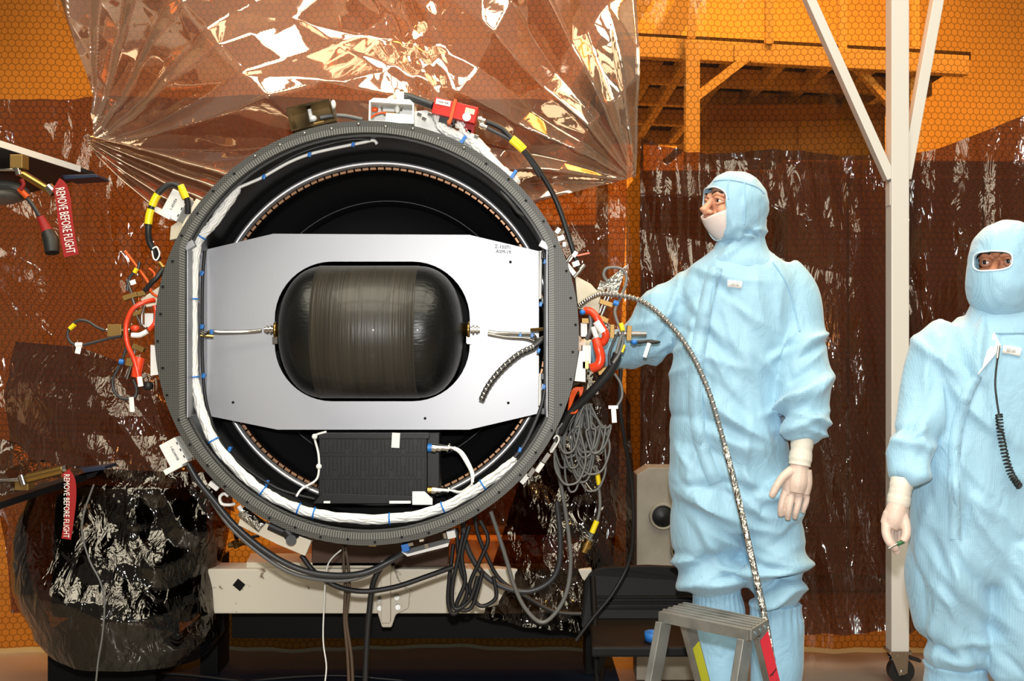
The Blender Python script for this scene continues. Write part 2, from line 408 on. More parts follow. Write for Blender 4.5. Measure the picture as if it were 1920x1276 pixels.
# film-wrapped bundle at the lower left: a real shell bulging towards the camera
def bag():
    nu, nv = 190, 150
    U, Vv = np.meshgrid(np.linspace(0, 1, nu), np.linspace(0, 1, nv))
    L = polyl([(60, 866), (50, 905), (24, 990), (18, 1060), (28, 1130), (52, 1196), (80, 1210)], Vv); R = polyl([(392, 892), (408, 915), (418, 990), (398, 1075), (404, 1140), (414, 1190), (380, 1236)], Vv)
    top = 4.06
    A = U*math.pi*1.16-math.pi*.08
    cx = (L[..., 0]+R[..., 0])/2; hw = (R[..., 0]-L[..., 0])/2
    px = cx-hw*np.cos(A); py = L[..., 1]*(1-U)+R[..., 1]*U
    bul = .30*np.sin(A)*np.clip(.25+1.3*Vv, 0, 1)
    d = top-bul; X = (px-960)/F*4.0; Z = CH-(py-638)/F*4.0
    D = crumple(X, Z, 131, .22, (2.1, 4.2), .16, 7)+crumple(X, Z, 96, .40, (5, 8.5), .2, 6)*np.clip(smooth_noise(X, Z, 8, 7)*2, 0, 1)
    mb = MB(); mb.v = [tuple(q) for q in np.stack([X, d-D, Z], -1).reshape(-1, 3)]
    mb.f = [(j*nu+i, j*nu+i+1, (j+1)*nu+i+1, (j+1)*nu+i) for j in range(nv-1) for i in range(nu-1)]; mb.s = [True]*len(mb.f)
    return mb
r = root('wrapped_equipment', W(215, 1210, 4.05), 'film-wrapped black equipment bundle standing low at the left', 'equipment')
part('film_wrap', bag(), m_smoke, r)
mb = MB(); mb.prism([W(100, 925, 4.1), W(350, 935, 4.1), W(360, 1170, 4.1), W(90, 1160, 4.1)], (0, .28, 0)); part('equipment_body', mb, m_blackm, r, .03)
part('plinth', MB().box((W(230, 0, 4.5).x, 4.42, .11), (.42, .3, .22)), m_blackm, r)
# ---------------------------------------------------------------- the round rocket section
D0 = 3.28; K0 = D0/F; CT = W(687.5, 624, D0)
def grid_mat(name, c1, c2, pitch, rough, polar=False):
    m = mat(name, c1, rough, spec=.35); nt = m.node_tree; b = nt.nodes['Principled BSDF']
    t = nt.nodes.new('ShaderNodeTexCoord'); s = nt.nodes.new('ShaderNodeSeparateXYZ'); nt.links.new(t.outputs['Object'], s.inputs[0])
    def ln(o, p): return smath(nt, 'GREATER_THAN', smath(nt, 'FRACT', smath(nt, 'ADD', smath(nt, 'MULTIPLY', o, 1/p), 500.0)), .62)
    if polar:
        a = smath(nt, 'ARCTAN2', smath(nt, 'SUBTRACT', s.outputs['Z'], polar), s.outputs['X'])
        f = ln(a, pitch)
    else: f = smath(nt, 'MAXIMUM', ln(s.outputs['X'], pitch), ln(s.outputs['Z'], pitch))
    mx = nt.nodes.new('ShaderNodeMix'); mx.data_type = 'RGBA'; mx.inputs[6].default_value = lin(c1); mx.inputs[7].default_value = lin(c2)
    nt.links.new(f, mx.inputs['Factor']); nt.links.new(mx.outputs[2], b.inputs['Base Color'])
    return m
m_weave = grid_mat('woven_carbon_flange', (86, 86, 82), (46, 46, 44), .0058, .45)
m_comb = grid_mat('combed_carbon_rim', (104, 104, 100), (48, 48, 46), .0125, .45, polar=.634)
m_inner = mat('dark_inner_wall', (17, 17, 18), .42, spec=.45, bump=(60, .1, .002))
m_clip = mat('copper_clip', (150, 112, 82), .4, .5)
m_tankmid = mat('hoop_wound_carbon', (36, 33, 28), .42, spec=.45, coat=.08, bump=(9, .5, .004), stretch=(22, .4, .4), noise=((56, 50, 41), 5, .3, .8))
m_tankdome = mat('helical_wound_carbon', (10, 10, 9), .36, spec=.4, coat=.08, bump=(26, .35, .004), stretch=(1, 5, 5))
sec = root('rocket_section', (CT.x, D0+.3, CT.z-.634), 'large round black composite rocket section, open front, holding a dark tank in a silver plate', 'spacecraft')

def rin(a, R=376, fl=341): return min(R, fl/max(abs(math.cos(a)), 1e-6))*K0
def ringpt(a, r, y): return V((CT.x+math.cos(a)*r, y, CT.z+math.sin(a)*r))
N = 240; AN = [2*math.pi*i/N for i in range(N)]
def strip(mb, r1, y1, r2, y2, sm=False):
    vs = [ringpt(a, r1(a), y1) for a in AN]+[ringpt(a, r2(a), y2) for a in AN]
    mb.add(vs, [(i, (i+1) % N, N+(i+1) % N, N+i) for i in range(N)], sm)
ro = lambda a: 398*K0
rmid = lambda a: 387*K0
mb = MB(); strip(mb, lambda a: 398*K0, D0, lambda a: rin(a)+10*K0, D0)
strip(mb, ro, D0, ro, D0+.035, True); strip(mb, ro, D0+.035, lambda a: 372*K0, D0+.035)
fla = part('mounting_flange', mb, m_weave, sec, label='grey woven carbon flange')
mb = MB(); strip(mb, lambda a: rin(a)+11*K0, D0-.0012, lambda a: rin(a), D0-.0012); strip(mb, lambda a: rin(a), D0-.0012, lambda a: rin(a), D0+.02)
part('combed_rim', mb, m_comb, fla)
mb = MB(); strip(mb, lambda a: rin(a)+.0005, D0+.004, lambda a: rin(a)-.001, D0+.36, True); part('inner_wall', mb, m_inner, sec)
mb = MB(); mb.lathe([(.035, .604), (.92, .604), (.92, .55)], (CT.x, D0, CT.z), (0, 1, 0), 96); part('barrel', mb, m_black, sec)
mb = MB(); strip(mb, lambda a: rin(a), D0+.36, lambda a: .563, D0+.352); strip(mb, lambda a: .563, D0+.352, lambda a: .553, D0+.40, True); part('bulkhead_ring', mb, m_blackm, sec)
mb = MB(); mb.lathe([(.004, .570), (-.008, .569), (-.012, .562), (-.008, .555), (.012, .553)], (CT.x, D0+.345, CT.z), (0, 1, 0), 160)
clamp = part('clamp_ring', mb, mat('satin_silver', (214, 214, 216), .38, .8), sec, label='bright silver ring inside the section')
me = MB().box((0, 0, 0), (.0205, .016, .008)).mesh('clip', bev=.0012)
pieces('clip', me, m_clip, clamp, [MX.Translation(ringpt(a, .546, D0+.358)) @ MX.Rotation(-a+math.pi/2, 4, 'Y') for a in [2*math.pi*i/136 for i in range(136)]])
mb = MB(); mb.lathe([(.36, .54), (.38, .535), (.42, .528), (.425, .50), (.56, .47), (.562, .466), (.60, .45)], (CT.x, D0, CT.z), (0, 1, 0), 128); part('inner_cone', mb, m_black, sec)
mb = MB(); mb.lathe([(.605, .452), (.64, .40), (.68, .25), (.69, .001)], (CT.x, D0, CT.z), (0, 1, 0), 96); part('rear_dome', mb, m_blackm, sec)
mb = MB(); mb.lathe([(.555, .4665), (.553, .4645), (.555, .4625)], (CT.x, D0, CT.z), (0, 1, 0), 128); part('seam_ring', mb, m_dkcab, sec)
# bolts and bolt holes on the flange
hole = MB().cyl((0, -.0015, 0), (0, .006, 0), .0042, None, 10).mesh('bolt_hole'); bolt = MB().lathe([(-.004, .0001), (-.0035, .003), (0, .0046)], (0, 0, 0), (0, 1, 0), 10).mesh('bolt')
mh, mbo = [], []
for i in range(48):
    a = 2*math.pi*(i+.3)/48
    (mbo if 1.0 < a < 2.15 else mh).append(MX.Translation(ringpt(a, 392*K0-(4*K0 if i % 2 else 0), D0-.0005)))
pieces('bolt_hole', hole, m_blackm, fla, mh); pieces('bolt', bolt, m_steel, fla, mbo)
# side panels on the two flats
for s, x in ((1, -341), (-1, 341)):
    X = CT.x+x*K0
    mb = MB(); mb.box((X+s*.004, D0+.178, CT.z), (.004, .335, 318*K0))
    mb.box((X+s*.012, D0+.012, CT.z+165*K0), (.03, .02, .02), MX.Rotation(-s*.5, 3, 'Y'))
    part('side_panel', mb, m_alu, sec, .001, label='bright metal side panel')
    me = MB().box((0, 0, 0), (.012, .018, .02)).mesh('cable_mount', bev=.002)
    pieces('cable_mount', me, m_dkcab, sec, [MX.Translation((X+s*.014, D0+.09, CT.z-q*K0)) for q in (-62, 83, -150, 150)])
# ---- silver plate with rounded window
DP = 3.50
PL = [(385, 468), (512, 438), (880, 440), (1008, 470), (1008, 775), (880, 805), (520, 805), (385, 778)]
PC = (698, 621)
def ray_poly(a, P):
    dx, dy = math.cos(a), math.sin(a); best = None
    for i in range(len(P)):
        x1, y1 = P[i][0]-PC[0], P[i][1]-PC[1]; x2, y2 = P[(i+1) % len(P)][0]-PC[0], P[(i+1) % len(P)][1]-PC[1]
        ex, ey = x2-x1, y2-y1; den = dx*ey-dy*ex
        if abs(den) < 1e-9: continue
        t = (x1*ey-y1*ex)/den; u = (x1*dy-y1*dx)/den
        if t > 0 and -1e-6 <= u <= 1+1e-6 and (best is None or t < best): best = t
    return (PC[0]+dx*best, PC[1]+dy*best)
rc, hw, hh = 108, 183, 131
RR = []
for cx, cy, a0 in ((hw-rc, hh-rc, 0), (-(hw-rc), hh-rc, 90), (-(hw-rc), -(hh-rc), 180), (hw-rc, -(hh-rc), 270)):
    for k in range(13):
        a = math.radians(a0+90*k/12); RR.append((PC[0]+cx+rc*math.cos(a), PC[1]+cy+rc*math.sin(a)))
angs = sorted([math.atan2(y-PC[1], x-PC[0]) for x, y in PL+RR]); n = len(angs)
O = [W(*ray_poly(a, PL), DP) for a in angs]; I = [W(*ray_poly(a, RR), DP) for a in angs]; t = V((0, .008, 0))
mb = MB(); q = lambda A, B: mb.add(A+B, [(i, (i+1) % n, n+(i+1) % n, n+i) for i in range(n)])
q(O, I); q([p+t for p in O], [p+t for p in I]); q(O, [p+t for p in O]); q(I, [p+t for p in I])
plate = part('mounting_plate', mb, m_alu, sec, label='silver brushed metal plate with rounded window')
mb = MB(); mb.box((W(385, 0, DP).x-.002, DP+.045, W(0, 623, DP).z), (.004, .09, 310*DP/F)); part('edge_flange', mb, m_alu, plate)
mb = MB(); mb.box((W(1008, 0, DP).x+.002, DP+.045, W(0, 623, DP).z), (.004, .09, 305*DP/F)); part('edge_flange', mb, m_alu, plate)
me = MB().cyl((0, -.0008, 0), (0, .002, 0), .0045, None, 12).mesh('plate_hole')
pieces('plate_hole', me, m_blackm, plate, [MX.Translation(W(x, y, DP)) for x, y in ((957, 491), (437, 754), (953, 755), (797, 784))])
text('marking', 'Σ-15071', .015, m_print, plate, face_cam(W(943, 463, DP-.001), 4)); text('marking', 'ASM-19', .015, m_print, plate, face_cam(W(944, 472, DP-.001), 4))
# ---- tank
DT = 3.46; kt = DT/F; TC = W(698, 622, DT); TR = 123*kt; TL = 171*kt; TCY = 90*kt
def dome(n=16):
    P = []
    for i in range(n+1):
        t = i/n*math.pi/2; P.append((TCY+(TL-TCY)*math.sin(t)**.95 if i else TCY, max(TR*math.cos(t)**.86, .001)))
    return P
mb = MB(); dp = dome(); prof = [(-h, r) for h, r in reversed(dp)]+dp
mb.lathe(prof, TC-V((5*kt, 0, 0))*0, (1, 0, 0), 96); tank = part('tank', mb, m_tankdome, sec, label='black carbon-wound pressure tank')
mb = MB(); mb.lathe([(-97*kt, TR-.001), (-96*kt, TR+.0016), (88*kt, TR+.0016), (89*kt, TR-.001)], TC, (1, 0, 0), 128); part('hoop_wrap', mb, m_tankmid, tank)
for s in (-1, 1):
    e = TC+V((s*TL, 0, 0)); e.z += 4*kt; ax = (s, 0, 0)
    mb = MB(); mb.lathe([(-.004, .001), (-.004, .018), (.010, .018), (.012, .026), (.020, .026), (.020, .001)], e, ax, 28); part('collar', mb, m_brass, tank, label='gold metal collar')
    mb = MB(); mb.box(e+V((s*.018, -.002, -.033)), (.016, .010, .022)); mb.cyl(e+V((s*.018, -.009, -.036)), e+V((s*.018, .0, -.036)), .003); part('lug', mb, m_steel, tank)
    mb = MB()
    for h, r in ((.022, .010), (.028, .015), (.034, .009), (.040, .013), (.046, .009)): mb.cyl(e+V((s*h, 0, 0)), e+V((s*(h+.006), 0, 0)), r, None, 6 if r > .012 else 12)
    part('fitting', mb, m_steel, tank)
def pipe(name, pts, r, m, parent=sec, d=None, label=None, n=8, st=6): return part(name, MB().cable(pts, r, d, n, st), m, parent, label=label)
pipe('tube', [(490, 619, 3.45), (470, 621, 3.45), (440, 622, 3.44), (412, 622, 3.43), (396, 621, 3.42), (384, 626, 3.40), (376, 621, 3.39)], 3.6, m_steel)
pipe('tube', [(376, 628, 3.40), (400, 630, 3.41)], 3.2, m_brass)
pipe('tube', [(915, 621, 3.45), (935, 624, 3.45), (970, 625, 3.44), (998, 627, 3.42), (1008, 636, 3.40), (1028, 628, 3.38)], 3.2, m_steel)
pipe('tube', [(915, 626, 3.45), (950, 632, 3.44), (985, 634, 3.42), (1003, 640, 3.40)], 2.6, m_steel)
pipe('rod', [(996, 618, 3.40), (1030, 616, 3.36)], 3.2, m_brass)
h = pipe('braided_hose', [(902, 750, 3.36), (916, 722, 3.36), (940, 692, 3.36), (972, 664, 3.36), (1000, 650, 3.36), (1016, 636, 3.36)], 5, m_dkcab, label='short grey braided hose curving over the plate')
me = MB().lathe([(-.003, .0086), (-.002, .0095), (.002, .0095), (.003, .0086)], (0, 0, 0), (0, 0, 1), 10).mesh('clamp_band')
P = spline([W(*p) for p in [(902, 750, 3.36), (916, 722, 3.36), (940, 692, 3.36), (972, 664, 3.36), (1000, 650, 3.36)]], 4); fr = frames(P)
pieces('clamp_band', me, m_steel, h, [MX.Translation(P[i]) @ fr[i][0].to_track_quat('Z', 'Y').to_matrix().to_4x4() for i in range(1, len(P))])
# ---- wiring harness around the inside
def bundle(pts, R, r, k, tw, d=None):
    P = spline([W(p[0], p[1], p[2] if len(p) > 2 else d) for p in pts], 8); fr = frames(P); mb = MB(); sc = P[0].y/F
    for j in range(k):
        q = []
        for i, (p, (t, a, b)) in enumerate(zip(P, fr)):
            w = 2*math.pi*j/k+tw*i+.25*math.sin(i*1.7+j); rr = R*sc*(1+.12*math.sin(i*.9+j*2)) if j else 0
            q.append(p+a*(math.cos(w)*rr)+b*(math.sin(w)*rr))
        mb.tube(q, r*sc, 6)
    return mb
HP = [(442, 356), (428, 378), (398, 420), (374, 446), (365, 480), (361, 560), (361, 640), (362, 700), (372, 750), (388, 800), (410, 840), (452, 886), (500, 924), (560, 953), (620, 967), (700, 973), (780, 966), (846, 944), (900, 912), (940, 884), (968, 862)]
harn = part('wiring_harness', bundle(HP, 6.2, 3.6, 9, .03, 3.355), m_wire, sec, label='thick white wire harness along the inside edge')
pipe('thin_wire', [(446, 352, 3.35), (470, 342, 3.36), (494, 331, 3.36), (540, 305, 3.37), (580, 289, 3.37), (630, 277, 3.38), (680, 267, 3.38), (700, 263, 3.38), (707, 270, 3.38)], 3.2, m_wire, n=6)
part('harness_knot', MB().ell(W(443, 356, 3.353), (.014, .010, .012)), m_wire, harn)
pipe('thin_wire', [(500, 322, 3.35), (560, 288, 3.35), (620, 269, 3.36), (665, 261, 3.36), (695, 262, 3.37)], 1.6, m_dkcab, n=6)
pipe('thin_wire', [(940, 357, 3.44), (960, 380, 3.44), (972, 396, 3.42), (985, 402, 3.4)], 4.5, m_greycab, n=6)
pipe('thin_cable', [(985, 402, 3.40), (1008, 440, 3.38), (1021, 480, 3.36), (1022, 560, 3.36), (1022, 640, 3.36), (1022, 720, 3.36), (1012, 770, 3.36), (985, 830, 3.36), (960, 862, 3.36)], 3.6, m_dkcab)
pipe('thin_cable', [(384, 470, 3.42), (380, 520, 3.42), (379, 600, 3.42), (380, 690, 3.42), (388, 760, 3.42), (410, 820, 3.44), (450, 868, 3.47), (520, 915, 3.5), (590, 935, 3.5)], 3.2, m_rubber)
pipe('clear_tube', [(1014, 470, 3.42), (1013, 540, 3.42), (1013, 560, 3.42)], 3, m_whitep); pipe('clear_tube', [(1013, 700, 3.42), (1012, 760, 3.42)], 3, m_whitep)
me = MB().lathe([(-.0024, .0175), (-.0024, .0188), (.0024, .0188), (.0024, .0175)], (0, 0, 0), (0, 0, 1), 14, True).mesh('cable_tie')
HS = spline([W(p[0], p[1], 3.355) for p in HP], 8); HF = frames(HS); tt = []
for (x, y) in ((376, 443), (361, 562), (362, 707), (400, 826), (494, 920), (560, 953), (590, 962), (727, 972), (832, 950), (906, 908)):
    i = min(range(len(HS)), key=lambda i: (HS[i]-W(x, y, 3.355)).length); tt.append(MX.Translation(HS[i]) @ HF[i][0].to_track_quat('Z', 'Y').to_matrix().to_4x4())
pieces('cable_tie', me, m_blue, harn, tt)
for (x, y, d) in ((494, 331, 3.36), (580, 289, 3.37), (662, 270, 3.38), (378, 512, 3.42), (378, 612, 3.42), (381, 704, 3.42), (1022, 490, 3.36), (1014, 570, 3.36), (1010, 657, 3.36), (1020, 725, 3.36), (430, 842, 3.45), (500, 905, 3.5), (975, 843, 3.36), (976, 628, 3.44), (396, 622, 3.42), (998, 628, 3.42)):
    part('cable_tie', MB().pb(x, y, 6, 9, 20, d-.009, .018), m_blue, sec, .002)
# ---- black electronics box
ebox = part('electronics_box', MB().pb(699, 879, 204, 132, 0, 3.43, .15), m_black, sec, .004, label='black ribbed electronics box')
part('cover_flange', MB().pb(811, 866, 26, 108, 0, 3.46, .10), m_black, ebox, .003)
part('top_rail', MB().pb(701, 818, 208, 9, 0, 3.425, .02), m_black, ebox, .002)
part('base_plate', MB().prism([W(586, 944, 3.42), W(604, 924, 3.42), W(812, 930, 3.42), W(812, 944, 3.42)], (0, .16, 0)), m_black, ebox, .002)
kb = 3.43/F
for y, hgt in ((836, 26), (874, 36), (914, 30)):
    part('divider', MB().pb(699, y+hgt/2+4, 200, 3, 0, 3.426, .006), m_black, ebox, .0008)
    for var, (h, o) in enumerate(((hgt, 0), (hgt*.66, -.15), (hgt*.5, .2))):
        me = MB().box((0, 0, 0), (5*kb, .006, h*kb)).mesh('rib', bev=.001)
        pieces('rib', me, m_black, ebox, [MX.Translation(W(606+7.5*i, y+o*hgt, 3.4285)) for i in range(26) if (0, 0, 1, 0, 0, 2, 0)[(i+int(y)) % 7] == var])
part('foil_tape', MB().pb(742, 825, 15, 28, 3, 3.418, .003), m_label, ebox, label='scrap of silver tape')
part('maker_label', MB().pb(750, 941, 40, 5, 0, 3.416, .003), m_label, ebox); part('maker_label', MB().pb(613, 941, 12, 4, 0, 3.416, .003), m_label, ebox)
part('angle_bracket', MB().prism([W(773, 921, 3.40), W(796, 921, 3.40), W(811, 935, 3.40), W(811, 946, 3.40), W(773, 946, 3.40)], (0, .006, 0)), m_whitep, ebox, .001)
for (x, y) in ((815, 839), (815, 919)):
    mb = MB()
    for i, (x0, x1, r) in enumerate(((-12, -5, 7), (-5, 3, 9.5), (3, 12, 7.5), (12, 24, 6), (24, 27, 9), (27, 35, 4))): mb.pc(x+x0, y, x+x1, y+1, r, 3.425)
    part('connector', mb, m_steel, ebox, label='silver round connector')
    part('connector_seal', MB().pc(x-13, y, x-5, y, 8, 3.424), m_blue if y < 900 else m_brass, ebox)
pipe('wire_lead', [(850, 840, 3.42), (862, 848, 3.41), (874, 866, 3.39), (884, 886, 3.38), (886, 904, 3.37)], 3, m_wire); pipe('wire_lead', [(851, 838, 3.42), (866, 846, 3.41), (879, 866, 3.39), (888, 890, 3.38), (884, 908, 3.37)], 2, m_wire)
pipe('wire_lead', [(850, 920, 3.42), (866, 922, 3.4), (886, 908, 3.38)], 3, m_wire)
w = pipe('wire_lead', [(612, 809, 3.43), (592, 815, 3.42), (590, 822, 3.42), (597, 850, 3.41), (598, 880, 3.41), (592, 900, 3.41), (566, 916, 3.40), (556, 930, 3.38)], 2.2, m_wire)
for x, y in ((590, 818), (598, 874)): part('wire_knot', MB().ell(W(x, y, 3.41), (.009, .007, .009)), m_wire, w)
# support under the section standing on the cart deck
mb = MB(); mb.box((CT.x-.05, 4.07, .645), (.5, .10, .245)); mb.box((CT.x-.05, 4.07, .76), (.7, .12, .04)); part('support_cradle', mb, mat('dark_brown_cradle', (70, 44, 26), .6), sec, .004)
# ---------------------------------------------------------------- hardware bolted around the outside of the section
def pp(name, cx, cy, w, h, ang, d, t, m, parent=sec, bev=.001, label=None): return part(name, MB().pb(cx, cy, w, h, ang, d, t), m, parent, bev, label)
def rod(name, x0, y0, x1, y1, r, m, d=3.34, parent=sec, label=None): return part(name, MB().pc(x0, y0, x1, y1, r, d), m, parent, 0, label)
def tray(name, P, depth, wall, m, label):
    """open-front tray: P = outline in pixels, four walls and a back"""
    c = np.mean(P, 0); mb = MB(); k = 3.30/F
    A = [W(x, y, 3.30) for x, y in P]; B = [W(c[0]+(x-c[0])*(1-wall/abs(x-c[0]+1e-3)), c[1]+(y-c[1])*(1-wall/abs(y-c[1]+1e-3)), 3.30) for x, y in P]
    t = V((0, depth, 0)); n = len(P)
    for i in range(n):
        j = (i+1) % n; mb.add([A[i], A[j], A[j]+t, A[i]+t, B[i], B[j], B[j]+t, B[i]+t], [(0, 1, 5, 4), (0, 3, 2, 1), (4, 5, 6, 7), (3, 7, 6, 2)])
    mb.add([p+t for p in A], [tuple(range(n))])
    return part(name, mb, m, sec, 0, label)
m_traygold = mat('stainless_tray', (120, 100, 66), .3, .9, noise=((70, 56, 36), 9, .35, .7), stretch=(3, 1, .4))
t1 = tray('open_tray', [(536, 202), (617, 184), (630, 226), (546, 246)], .09, 3, m_traygold, 'open stainless tray on top of the ring')
rod('plug', 580, 205, 585, 228, 4, m_whitep, 3.335, t1); part('plug_body', MB().ell(W(587, 222, 3.33), (.012, .012, .010)), m_whitep, t1); pp('terminal', 598, 232, 20, 9, -12, 3.32, .02, m_bronze, t1)
pipe('cable', [(600, 221, 3.33), (620, 217, 3.34), (645, 217, 3.35), (680, 224, 3.35)], 4, m_greycab, label='grey cable between the top trays')
rod('post', 624, 188, 631, 228, 2.5, m_steel); part('knob', MB().ell(W(625, 196, 3.32), (.008, .01, .014)), m_whitep, t1)
t2 = tray('open_tray', [(692, 188), (776, 193), (776, 232), (691, 228)], .09, 3, m_whitep, 'open white tray on top of the ring')
part('tray_lip', MB().prism([W(692, 189, 3.3), W(700, 183, 3.3), W(768, 186, 3.3), W(777, 194, 3.3)], (0, .09, 0)), m_whitep, t2, .002)
pp('circuit_card', 748, 222, 50, 18, 4, 3.31, .05, m_label, t2); rod('standoff', 716, 196, 716, 206, 2, m_steel, 3.33, t2); rod('standoff', 752, 196, 752, 206, 2, m_steel, 3.33, t2)
part('plug', MB().ell(W(745, 205, 3.33), (.008, .008, .012)), m_whitep, t2); pp('terminal', 730, 212, 22, 6, 2, 3.33, .01, m_bronze, t2)
pipe('orange_wire', [(694, 222, 3.33), (705, 214, 3.32), (716, 211, 3.32), (726, 212, 3.32)], 2, m_orange, t2); part('orange_bead', MB().ell(W(702, 205, 3.34), (.012, .006, .008)), m_orange, t2)
pipe('hose', [(728, 186, 3.34), (742, 180, 3.34), (752, 179, 3.34)], 4, m_cream, t2)
# white cable pad right of the trays
part('cable_pad', MB().prism([W(776, 208, 3.33), W(800, 206, 3.33), W(840, 236, 3.33), W(900, 262, 3.33), (W(955, 322, 3.33)), W(930, 318, 3.33), W(870, 275, 3.33), W(776, 240, 3.33)], (0, .06, 0)), m_whitep, sec, .003, 'white padded cover on the upper right rim')
b1 = part('wire_bundle', bundle([(818, 214, 3.325), (823, 226, 3.32), (832, 242, 3.315), (852, 252, 3.315), (880, 264, 3.315), (905, 284, 3.315), (930, 310, 3.315), (955, 330, 3.32), (968, 344, 3.325)], 6, 4.2, 7, .04), m_wire, sec, label='white wire bundle following the upper right rim')
part('wire_bundle', bundle([(858, 232, 3.31), (866, 236, 3.305), (874, 250, 3.305), (892, 264, 3.31), (915, 286, 3.312)], 5, 3.6, 6, .04), m_wire, sec)
for x, y in ((868, 262), (963, 326)): pp('cable_tie', x, y, 6, 18, 35, 3.29, .03, m_blue)
mb = MB()
for x, y in ((795, 222), (806, 214), (845, 232), (880, 246), (893, 256), (786, 214)): mb.pb(x, y, 8, 7, 25, 3.30, .02)
part('clip_fittings', mb, m_steel, sec, .001)['kind'] = 'stuff'
# white module with tan base at the upper left, another at the lower left
for (x, y, a, nm, lab) in ((327, 384, -62, 'upper', '1-43VE4'), (325, 850, 62, 'lower', '1-KUWV8')):
    dx = 1 if a < 0 else -1
    b = pp('module', x, y, 52, 34, a, 3.32, .05, m_whitep, sec, .002, 'white module on the %s left rim' % nm)
    c, s_ = math.cos(math.radians(a)), math.sin(math.radians(a))
    def at(u, v): return (x+u*c-v*s_, y+u*s_+v*c)
    pp('label_strip', *at(-24 if a < 0 else 24, -14 if a < 0 else 14), 10, 36, a, 3.315, .05, m_whitep, b)
    sg = 1 if a < 0 else -1
    pp('metal_side', *at(0, sg*24), 46, 16, a, 3.33, .045, m_alud, b)
    for u in (-14, 0, 14): part('slot', MB().pb(*at(u, sg*15), 5, 2, a, 3.318, .002), m_print, b)
    text('marking', lab, .011, m_print, b, face_cam(W(*at(0, -2), 3.3185), a))
    part('tan_base', MB().pb(*at(0, sg*38), 74 if a > 0 else 60, 9 if a > 0 else 16, a, 3.32, .09), m_cream, b, .002)
part('bracket', MB().prism([W(352, 372, 3.34), W(372, 380, 3.34), W(336, 446, 3.34), (W(318, 450, 3.34)), W(320, 424, 3.34), W(344, 408, 3.34)], (0, .05, 0)), m_cream, sec, .002)
# left cable with yellow sleeves
c = pipe('cable', [(352, 400, 3.32), (352, 380, 3.31), (346, 362, 3.30), (334, 349, 3.30), (318, 346, 3.30), (300, 358, 3.30), (287, 378, 3.30), (281, 404, 3.30), (278, 430, 3.30), (280, 452, 3.31), (288, 468, 3.32), (297, 486, 3.34)], 6, m_rubber, label='black cable loop with yellow sleeves on the left rim')
for P in ([(349, 372), (342, 356), (338, 348)], [(296, 364), (290, 374), (285, 386)], [(283, 392), (280, 404), (278, 420)]):
    part('sleeve', MB().cable([(x, y, 3.30) for x, y in P], 7.5), m_yellow, c, label='yellow sleeve')
part('buckle', MB().cable([(286, 466, 3.31), (294, 463, 3.31), (299, 476, 3.31), (294, 487, 3.31), (288, 484, 3.31), (285, 470, 3.31)], 1.5), m_wire, c)
part('connector', MB().pc(298, 492, 306, 502, 5, 3.34), m_brass, c)
# left side hardware
pipe('orange_wire', [(234, 470, 3.38), (254, 496, 3.38), (272, 520, 3.36), (280, 534, 3.35), (284, 548, 3.34), (296, 556, 3.33)], 2.4, m_orange, label='stiff orange wire')
pipe('orange_wire', [(280, 503, 3.36), (290, 514, 3.35), (284, 532, 3.34)], 2, m_orange)
pipe('black_lead', [(306, 504, 3.33), (296, 518, 3.32), (284, 530, 3.32), (272, 545, 3.33)], 5, m_rubber)
pipe('grey_lead', [(262, 490, 3.36), (258, 506, 3.36), (246, 516, 3.36), (240, 532, 3.36), (239, 545, 3.36)], 3.2, m_dkcab)
part('sleeve', MB().cable([(257, 503, 3.355), (252, 511, 3.355)], 4.5), m_yellow, sec)
rod('rod', 238, 524, 248, 552, 3, m_steel, 3.36); rod('rod', 248, 556, 256, 584, 3, m_steel, 3.36); rod('rod', 256, 590, 266, 612, 3, m_steel, 3.36); rod('rod', 246, 686, 238, 710, 3, m_steel, 3.36); rod('rod', 254, 650, 250, 672, 2.6, m_steel, 3.36)
for x, y, w, h, a in ((243, 555, 27, 9, -18), (264, 550, 14, 9, -14), (258, 586, 20, 8, -20), (258, 652, 22, 9, 22), (242, 679, 13, 14, 12)):
    pp('bracket_tab', x, y, w, h, a, 3.35, .025, m_bronze)
pp('white_tag', 249, 529, 11, 9, -18, 3.35, .002, m_label)
part('bracket', MB().prism([W(264, 560, 3.36), W(300, 536, 3.36), W(296, 572, 3.36), W(270, 576, 3.36)], (0, .05, 0)), m_cream, sec, .002)
pp('bracket_tab', 214, 619, 26, 23, 0, 3.36, .03, m_bronze); rod('rod', 200, 619, 244, 619, 4, m_steel, 3.375)
mbk = pipe('wire_loop', [(196, 619, 3.36), (180, 612, 3.36), (166, 603, 3.36), (150, 600, 3.36), (138, 606, 3.36), (128, 620, 3.36), (128, 634, 3.36), (136, 644, 3.36), (150, 647, 3.36), (175, 642, 3.36), (205, 634, 3.36), (228, 630, 3.35)], 2.8, m_dkcab, label='grey wire loop sticking out left with a white flag')
part('sleeve', MB().cable([(140, 608, 3.355), (131, 616, 3.355)], 4.5), m_yellow, mbk); pp('flag_tag', 147, 653, 10, 20, 12, 3.35, .002, m_label, mbk); part('tag_wrap', MB().pc(142, 646, 154, 646, 4.5, 3.355), m_label, mbk)
w2 = pipe('wire_loop', [(238, 648, 3.35), (230, 672, 3.35), (222, 690, 3.35), (212, 710, 3.35), (213, 730, 3.35), (224, 744, 3.35), (242, 748, 3.35), (254, 742, 3.35), (256, 728, 3.36), (250, 712, 3.37)], 2.8, m_dkcab, label='grey wire loop hanging on the left with a white flag')
pp('flag_tag', 247, 758, 9, 28, -4, 3.34, .002, m_label, w2); part('tie', MB().pc(224, 677, 232, 679, 5, 3.345), m_blue, w2)
